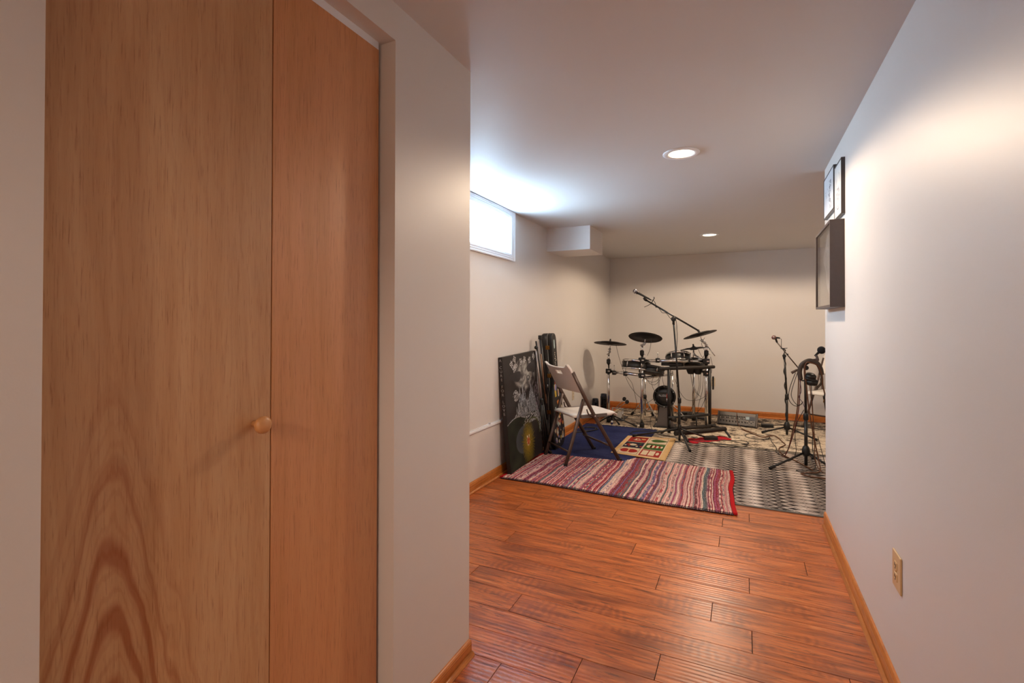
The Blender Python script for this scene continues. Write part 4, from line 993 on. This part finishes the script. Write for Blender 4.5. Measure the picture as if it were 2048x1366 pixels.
t = text_mesh('ALESIS', .044, plain('pale_print', rgb(196, 196, 200), .5), 'pad_lettering'); t.scale = (1.0, .82, 1); t.rotation_euler = (R(90), 0, R(3)); t.parent = kp; t.location = kc+kn*.0105-wloc(kp)+Vector((-.012, 0, .012))
q = MB(); W0, W1 = .062, .105
q.prism([(-W0, .262), (W0, .262), (W1, .0), (-W1, .0)], (1, .05, 0), (0, 0, 1), (-.05, 1, 0), (kc.x+.01, kc.y-.015, .010), .05)
wo(q, 'tower_face', GREYP, kp)
q = MB(); q.prism([(0, .25), (.05, .26), (.16, 0), (0, 0)], (0, 1, 0), (0, 0, 1), (1, 0, 0), (kc.x-.085, kc.y+.03, .010), .17); wo(q, 'tower_back', BLACKP, kp)
wo(MB().box((kc.x-.13, kc.y-.07, .009), (kc.x+.13, kc.y+.20, .020), .004), 'base_plate', BLACKP, kp)
T([kc+Vector((.10, .0, -.10)), kc+Vector((.17, .05, -.17)), kc+Vector((.27, .02, -.27))], .006, 'spur', CHROME, kp, 8)

# ================================================================== PEDALS AND SMALL HARDWARE
bp_ = empty('kick_pedal', (-1.50, 6.62, .008), label='chrome double beater kick pedal on the floor left of the kit', cat='pedal')
wo(MB().box((-1.60, 6.50, .009), (-1.44, 6.86, .018), .003), 'base_plate', DKGREY, bp_)
wo(MB().box((-.04, -.12, -.004), (.04, .12, .004), .002, Matrix.Translation((-1.52, 6.66, .055)) @ Matrix.Rotation(R(14), 4, 'X')), 'footboard', STEEL, bp_)
for x_ in (-1.59, -1.45): T([(x_, 6.54, .015), (x_, 6.56, .17)], .009, 'post', CHROME, bp_, 8)
T([(-1.60, 6.56, .165), (-1.44, 6.56, .165)], .008, 'axle', CHROME, bp_, 8)
for e_, h_ in (((-1.42, 6.50, .305), 0), ((-1.375, 6.46, .275), 1)):
    s_ = Vector((-1.55+.03*h_, 6.56, .165)); e_ = Vector(e_); T([s_, e_], .0045, 'beater_rod', CHROME, bp_, 8); d_ = (e_-s_).normalized()
    wo(MB().lathe([(.010, -.022), (.024, -.018), (.024, .018), (.012, .022)], e_, (.3, -.9, .35), 16), 'beater', RUBBER, bp_)
sd = empty('snare_stand', (-1.16, 6.80, .008), label='chrome tripod stand with black rubber feet behind the left rack posts', cat='stand')
hub = Vector((-1.20, 6.78, .31)); T([(-1.2, 6.78, .06), (-1.2, 6.78, .60)], .012, 'shaft', CHROME, sd, 12)
for e_ in ((-1.43, 7.02, .012), (-1.00, 6.62, .012), (-1.14, 7.06, .012)):
    e_ = Vector(e_); k_ = T([hub, hub.lerp(e_, .96)], .0085, 'leg', CHROME, sd, 8, flat=.6); T([hub.lerp(e_, .88), e_+Vector((0, 0, .006))], .017, 'rubber_foot', RUBBER, k_, 10)
    T([hub-Vector((0, 0, .18)), hub.lerp(e_, .55)], .006, 'brace', CHROME, sd, 6)
wo(MB().lathe([(.018, -.03), (.022, 0), (.018, .03)], hub, (0, 0, 1), 12), 'leg_collar', BLACKP, sd)
th = empty('black_tripod_base', (-1.50, 6.12, .008), label='low black tripod base with one long leg reaching over the navy rug edge', cat='stand')
hb = Vector((-1.50, 6.14, .15)); T([(-1.5, 6.14, .03), (-1.5, 6.14, .20)], .013, 'shaft', BLACKM, th, 12)
wo(MB().lathe([(.014, -.03), (.026, -.028), (.026, .02), (.014, .03)], hb, (0, 0, 1), 14), 'leg_hub', BLACKP, th)
for e_ in ((-1.20, 6.21, .020), (-1.42, 6.22, .02), (-1.70, 6.20, .02)): l_ = T([hb, e_], .0085, 'leg', BLACKM, th, 8); T([hb.lerp(Vector(e_), .86), e_], .0125, 'rubber_foot', RUBBER, l_, 8)
wo(MB().ball((-1.49, 6.12, .06), .018, 10, (1, 1, 1.6)), 'weight', CHROME, th)
hh = empty('hi_hat_pedal', (-.62, 7.2, .008), label='black flat hi-hat control pedal on the rug behind the kick pad tower', cat='pedal')
wo(MB().box((-.78, 7.08, .009), (-.46, 7.34, .030), .006), 'pedal_base', BLACKP, hh)
wo(MB().box((-.14, -.05, -.008), (.14, .05, .008), .004, Matrix.Translation((-.62, 7.16, .070)) @ Matrix.Rotation(R(8), 4, 'X')), 'footboard', DKGREY, hh)
wo(MB().box((-.78, 7.1, .03), (-.70, 7.18, .085), .006), 'hinge_block', BLACKP, hh)
# two shiny dark cylinders in the corner
DKCH = plain('smoked_chrome', rgb(70, 74, 84), .12, 1, .5, 30, .3)
def cylinder(x, y, hgt, r, label):
    o = empty('metal_cylinder', (x, y, .001), label=label, cat='cylinder')
    MB().lathe([(0, 0), (r, 0), (r, hgt*.97), (r*.94, hgt), (r*.88, hgt), (r*.86, hgt*.95), (0, hgt*.94)], n=32).out('shell', DKCH, o)
    for z in (.06, hgt*.5, hgt*.82): MB().lathe([(r, z-.005), (r+.004, z-.003), (r+.004, z+.003), (r, z+.005)], n=32).out('band', BLACKP, o)
    for a_ in range(6): MB().box((-.004, -r-.004, .03), (.004, -r+.002, hgt*.9), .001, Matrix.Rotation(a_*math.pi/3, 4, 'Z')).out('strip', BLACKP, o)
cylinder(-1.765, 6.77, .315, .043, 'taller glossy dark metal cylinder on the floor in the left corner')
cylinder(-1.855+.012, 6.62, .265, .041, 'shorter glossy dark metal cylinder beside the taller one in the left corner')

# ================================================================== GUITAR RACK
gr = empty('guitar_rack', (-.57, 6.118, .008), label='folding black guitar rack with foam padded bars standing before the drum kit', cat='guitar rack')
u_ = Vector((.405, .469, 0)).normalized(); n_ = Vector((u_.y, -u_.x, 0))       # n_ points to the camera side
P0, P1 = Vector((-.773, 5.883, 0)), Vector((-.362, 6.300, 0))
def rr_(f, s, z): p = P0.lerp(P1, f)+n_*s; p.z = z; return p
for f in (0, 1):
    T([rr_(f, 0, .05), rr_(f, 0, .775)], .0185, 'upright', BLACKM, gr, 12)
    sg = T(sm([rr_(f, -.13, .02), rr_(f, 0, .085), rr_(f, .20, .085), rr_(f, .30, .012)], 5), .013, 'foot_bar', BLACKM, gr, 10)
T([rr_(-.20, 0, .785), rr_(1.10, 0, .785)], .0195, 'top_padded_bar', FOAM, gr, 14)
T([rr_(-.18, .22, .092), rr_(1.02, .22, .092)], .0240, 'front_padded_bar', FOAM, gr, 14)
T([rr_(-.05, .02, .090), rr_(1.10, .02, .090)], .0215, 'rear_padded_bar', FOAM, gr, 14)
for f in (-.02, .18, .62, .86): T([rr_(f, .03, .10), rr_(f, .03, .20)], .009, 'divider_stub', BLACKM, gr, 8)
for f in (.05, .30): o = T([rr_(f, -.02, .21), rr_(f, .07, .20)], .022, 'divider_pad', FOAM, gr, 12)
T([rr_(-.05, .02, .225), rr_(.95, .02, .225)], .015, 'centre_bar', BLACKM, gr, 10)
for f in (-.2, 1.1): wo(MB().ball(rr_(f, 0, .785), .0200, 10), 'end_cap', RUBBER, gr)
T([rr_(.0, -.018, .44), rr_(0, -.018, .49)], .0172, 'red_band', plain('red_tape', rgb(150, 46, 38), .5), gr, 12)
T([rr_(.0, -.018, .40), rr_(0, -.018, .44)], .0172, 'silver_band', STEEL, gr, 12)

# ================================================================== MIXER
mx = empty('digital_mixer', (-.076, 6.84, .008), math.atan2(-.06, .43), label='grey digital audio mixer with rows of knobs tilted on the cream rug', cat='mixer')
tilt = Matrix.Translation((0, -.02, .012)) @ Matrix.Rotation(R(58), 4, 'X')
MW, ML = .225, .175
MB().box((-MW, 0, -.03), (MW, ML, 0), .004, tilt).out('mixer_body', DKGREY, mx)
pn = MB().box((-MW+.014, .010, .0), (MW-.014, ML-.006, .003), .001, tilt).out('control_panel', plain('brushed_grey_panel', rgb(92, 86, 82), .4, .4, .5, 60, .06), mx)
for s in (-1, 1): MB().box((s*(MW+.001)-.008, -.004, -.036), (s*(MW+.001)+.008, ML+.004, .006), .003, tilt).out('side_cheek', GREYP, mx)
kw, kd = plain('pale_knob', rgb(196, 190, 186), .4), BLACKP
for i in range(16):
    x_ = -MW+.030+i*.0185
    q = MB(); q.lathe([(.0058, 0), (.005, .010), (0, .011)], (x_, .118, .003), (0, 0, 1), 8); q.box((x_-.0016, .106, .003), (x_+.0016, .110, .009))
    bmesh.ops.transform(q.b, matrix=tilt, verts=q.b.verts); q.out('knob', kd, pn)
    q = MB(); q.lathe([(.0056, 0), (.0048, .010), (0, .011)], (x_, .090, .003), (0, 0, 1), 8); bmesh.ops.transform(q.b, matrix=tilt, verts=q.b.verts); q.out('knob', kd if i % 3 else kw, pn)
    q = MB(); q.lathe([(.0034, 0), (.003, .006), (0, .007)], (x_, .072, .003), (0, 0, 1), 6); bmesh.ops.transform(q.b, matrix=tilt, verts=q.b.verts); q.out('knob', kw, pn)
for i in range(9):
    x_ = -MW+.034+i*.036; q = MB(); q.lathe([(.0075, 0), (.0065, .012), (0, .013)], (x_, .048, .003), (0, 0, 1), 10); bmesh.ops.transform(q.b, matrix=tilt, verts=q.b.verts); q.out('knob', kd, pn)
sc2 = MB().box((MW-.130, .080, .003), (MW-.020, .130, .006), .001, tilt).out('screen_bezel', plain('navy_bezel', rgb(36, 38, 54), .3), pn)
MB().box((MW-.125, .086, .0055), (MW-.085, .124, .0068), 0, tilt).out('lcd_screen', plain('pale_lcd', rgb(150, 166, 170), .3), sc2)
for i in range(4):
    for j_ in range(2): MB().box((MW-.110+i*.022, .040+j_*.016, .003), (MW-.098+i*.022, .050+j_*.016, .007), .001, tilt).out('button', plain('pale_button', rgb(160, 150, 140), .5) if (i+j_) % 2 else BLACKP, pn)
tag(MB().box((.20, 6.90, .0085), (.34, 6.99, .045), .005).out('power_box', BLACKP), 'small black power box on the cream rug right of the mixer', 'box')

# ================================================================== FAR MICROPHONE STAND
m2 = tripod('microphone_stand', (.455, 6.50, .008), 'slim black microphone stand near the back wall with a short boom arm', (.432, 6.50, .915), .115,
            [(.20, 6.52, .008), (.735, 6.36, .008), (.56, 6.78, .008)], pole_r=.0105)
jj = Vector((.430, 6.50, .93)); T([Vector((.356, 6.50, 1.085)), Vector((.575, 6.50, .79))], .0068, 'boom_arm', plain('taupe_rod', rgb(86, 74, 66), .4, .3), m2, 10)
k = wo(MB().lathe([(.016, -.02), (.020, -.016), (.020, .016), (.016, .02)], jj, (0, 1, 0), 16), 'boom_clutch', BLACKP, m2); wo(MB().lathe([(.009, .02), (.010, .036), (0, .04)], jj+Vector((.03, 0, .02)), (0, -1, 0), 10), 'knob', BLACKP, k)
T([Vector((.356, 6.50, 1.085)), Vector((.345, 6.50, 1.12)), Vector((.352, 6.50, 1.138))], .011, 'mic_clip', BLACKP, m2, 10)
T([Vector((.35, 6.5, 1.135)), Vector((.40, 6.49, 1.125)), Vector((.40, 6.49, 1.02))], .003, 'cable_tail', CABLE, m2, 5)
T([Vector((.39, 6.48, 1.015)), Vector((.46, 6.48, 1.022))], .004, 'cable_clip', BLACKP, m2, 5)
pts = [(.40, 6.49, 1.02)]
for i in range(26): f = i/25; pts.append((.428+.027*f+.011*math.cos(i*1.2), 6.50+.011*math.sin(i*1.2), 1.0-.80*f))
T(sm(pts, 3), .0066, 'wrapped_cable', CABLE, m2, 5)
microphone((.368, 6.50, 1.138), (.300, 6.50, 1.143), None, 'short microphone with a rosy grille on the slim stand near the back wall', GR_P)

# ================================================================== NEAR MICROPHONE STAND with headphones and hung cables
m3 = tripod('microphone_stand', (.514, 5.186, .008), 'black microphone stand hung with headphones and cables beside the wall corner', (.510, 5.186, .83), .145,
            [(.215, 4.955, .006), (.73, 5.10, .008), (.60, 5.50, .008)], pole_r=.0115)
T([Vector((.430, 5.186, .868)), Vector((.585, 5.186, .985))], .0075, 'boom_arm', BLACKM, m3, 10)
T([Vector((.400, 5.186, .852)), Vector((.445, 5.186, .882))], [.013, .011], 'boom_end', plain('taupe_grip', rgb(92, 74, 62), .6), m3, 10)
wo(MB().lathe([(.017, -.02), (.022, -.016), (.022, .016), (.017, .02)], (.515, 5.186, .905), (0, 1, 0), 16), 'boom_clutch', BLACKP, m3)
T(sm([Vector((.585, 5.186, .985)), Vector((.607, 5.186, .975)), Vector((.603, 5.186, 1.0)), Vector((.595, 5.186, 1.02))], 4), .011, 'mic_clip', plain('grey_clip', rgb(88, 76, 76), .5), m3, 10)
microphone((.600, 5.19, 1.030), (.652, 5.16, 1.088), None, 'microphone with a round black foam windscreen by the wall corner', foam=True)
hp = empty('headphones', (.545, 5.15, .80), label='black over-ear headphones hanging on the microphone stand beside the wall corner', cat='headphones')
T(sm([(.47, 5.15, .80), (.462, 5.15, .87), (.478, 5.15, .93), (.515, 5.15, .965), (.555, 5.15, .972), (.60, 5.15, .95), (.625, 5.15, .90), (.632, 5.15, .85)], 6), .0125, 'headband', plain('bronze_headband', rgb(62, 50, 44), .5), hp, 10, flat=1.6)
for c_, nn in (((.545, 5.14, .835), (.15, -.25, 1)), ((.555, 5.14, .775), (-.10, -.2, -1))):
    o = wo(MB().lathe([(0, .026), (.030, .024), (.046, .010), (.048, -.006), (.040, -.016), (.020, -.018), (0, -.018)], c_, nn, 24), 'ear_cup', BLACKP, hp)
    wo(MB().lathe([(.028, -.016), (.046, -.010), (.048, -.022), (.040, -.030), (.026, -.028)], c_, nn, 24), 'ear_cushion', RUBBER, o)
T(sm([(.47, 5.15, .80), (.49, 5.145, .79), (.515, 5.14, .80)], 4), .007, 'yoke', DKGREY, hp, 8)
T(sm([(.632, 5.15, .85), (.63, 5.15, .78), (.60, 5.145, .735), (.59, 5.14, .72)], 4), .010, 'yoke', plain('bronze_yoke', rgb(70, 56, 46), .5), hp, 8)
def cable(label, pts, r=.0032, mat=CABLE, k=6, grp=None):
    o = T(sm(pts, k), r, 'cable', mat, None, 6) if False else MB().tube(sm(pts, k), r, 6).out('cable', mat); tag(o, label, 'cable', grp); return o
# hung looms: one thing per loom
lm = empty('cable_loom', (.50, 5.15, .9), label='brown instrument cables draped over the near microphone stand down to the rug', cat='cable')
for k_, (pp, r_, m_) in enumerate([
    ([(.50, 5.13, .80), (.498, 5.13, .90), (.515, 5.125, .955), (.545, 5.125, .955), (.60, 5.13, .93), (.635, 5.14, .84), (.64, 5.14, .76), (.655, 5.14, .68)], .0060, CABLE_B),
    ([(.50, 5.13, .92), (.51, 5.125, .78), (.53, 5.12, .55), (.565, 5.10, .30), (.60, 5.08, .10), (.60, 5.02, .02), (.50, 4.95, .014), (.45, 4.90, .014), (.52, 4.84, .014), (.70, 4.83, .014)], .0060, CABLE_B),
    ([(.455, 5.15, .86), (.45, 5.15, .66), (.44, 5.16, .50), (.41, 5.2, .32), (.38, 5.35, .10), (.34, 5.52, .02)], .0052, CABLE_B),
    ([(.47, 5.15, .86), (.462, 5.15, .64), (.445, 5.16, .46), (.40, 5.22, .22), (.36, 5.42, .03), (.33, 5.52, .014)], .0045, CABLE_R),
    ([(.43, 5.15, .86), (.385, 5.15, .72), (.375, 5.15, .62), (.41, 5.15, .565), (.455, 5.15, .56), (.49, 5.15, .60)], .0032, CABLE),
    ([(.445, 5.15, .86), (.40, 5.14, .70), (.40, 5.14, .63), (.44, 5.14, .57), (.48, 5.14, .58)], .0030, CABLE),
    ([(.46, 5.14, .80), (.475, 5.14, .70), (.455, 5.14, .64), (.48, 5.14, .60), (.50, 5.14, .55)], .0030, plain('grey_lilac_cable', rgb(96, 84, 100), .5)),
    ([(.535, 5.13, .80), (.56, 5.12, .5), (.57, 5.10, .30), (.575, 5.08, .10), (.62, 5.02, .015), (.72, 5.0, .014)], .0040, CABLE_B),
    ([(.55, 5.13, .75), (.565, 5.14, .45), (.56, 5.14, .2), (.58, 5.12, .03), (.50, 5.02, .014), (.42, 5.0, .014), (.48, 4.93, .014), (.62, 4.93, .014)], .0035, CABLE),
    ([(.50, 5.2, .52), (.44, 5.2, .38), (.43, 5.22, .25), (.44, 5.24, .12), (.40, 5.3, .02), (.30, 5.28, .012)], .0030, CABLE),
    ([(.60, 5.14, .30), (.64, 5.12, .12), (.66, 5.1, .02)], .0030, CABLE)]):
    T(sm(pp, 6), r_, 'cable_strand', m_, lm, 6)
T([(.655, 5.14, .68), (.648, 5.14, .635)], .0065, 'cable_plug', BLACKP, lm, 8); T([(.648, 5.14, .635), (.644, 5.14, .605)], .0032, 'jack_tip', BRASS, lm, 8)

# ================================================================== CABLES ON THE FLOOR
Z = .0135
cable('brown cable curling over the cream rug between the two right microphone stands', [(-.02, 6.62, Z), (.10, 6.42, Z), (.20, 6.28, Z), (.32, 6.42, Z), (.39, 6.10, Z), (.40, 5.98, Z), (.34, 5.82, Z), (.33, 5.66, Z), (.36, 5.50, Z), (.40, 5.42, Z), (.46, 5.30, Z), (.55, 5.05, Z+.004)], .0058, CABLE_B)
cable('thin dark cable loop on the cream rug in front of the mixer', [(.22, 6.36, Z), (.06, 6.40, Z), (.02, 6.24, Z), (.12, 6.14, Z), (.24, 6.20, Z), (.27, 6.32, Z), (.28, 6.08, Z), (.31, 5.80, Z), (.30, 5.60, Z), (.40, 5.36, Z)], .0034)
cable('long dark cable lying across the cream rug edge beside the diamond rug', [(-1.20, 5.80, .018), (-1.17, 5.92, .018), (-1.0, 5.99, .018), (-.86, 5.90, Z), (-.72, 5.86, Z), (-.60, 5.74, Z), (-.30, 5.71, Z), (.0, 5.70, Z), (.35, 5.69, Z), (.75, 5.68, Z)], .0036)
cable('thin cable loop lying on the navy rug beside the patterned mat', [(-.90, 6.12, Z), (-1.05, 6.05, .019), (-1.17, 5.93, .019), (-1.19, 5.80, .019), (-1.08, 5.73, .019), (-.95, 5.78, .019), (-.75, 5.72, Z)], .0030)
cable('dark cable arc on the cream rug right of the red cloth', [(-.45, 5.80, Z), (-.20, 5.92, Z), (.00, 5.98, Z), (.05, 5.88, Z), (-.05, 5.76, Z), (-.30, 5.74, Z), (-.6, 5.8, Z)], .0036)
cable('thin cable hanging over the mixer front onto the cream rug', [(-.08, 6.90, .165), (-.075, 6.83, .165), (-.075, 6.77, .10), (-.04, 6.70, .03), (.02, 6.60, Z), (.14, 6.45, Z)], .0034, CABLE_B)
cable('coiled dark cables on the laminate behind the folding chair', [(-1.80, 5.55, .02), (-1.66, 5.70, .02), (-1.60, 5.86, .02), (-1.70, 5.93, .02), (-1.80, 5.80, .02), (-1.74, 5.66, .024), (-1.62, 5.74, .024), (-1.64, 5.88, .024), (-1.76, 5.86, .024)], .0050)
cable('thin dark cable along the back baseboard right of the mixer', [(.30, 7.05, Z), (.55, 7.15, Z), (.9, 7.05, Z), (1.3, 7.2, Z)], .0045)
tag(MB().box((-.07, -.035, 0), (.07, .035, .038), .006, Matrix.Translation((-.33, 5.90, .0090)) @ Matrix.Rotation(R(20), 4, 'Z')).out('cable_junction_box', BLACKP), 'small black pedal box beside the red cloth under the guitar rack', 'box')

# ================================================================== SECOND CHAIR by the corner
folding_chair((1.02, 7.22, .008), R(147), 'beige folding chair standing partly hidden behind the right wall corner')
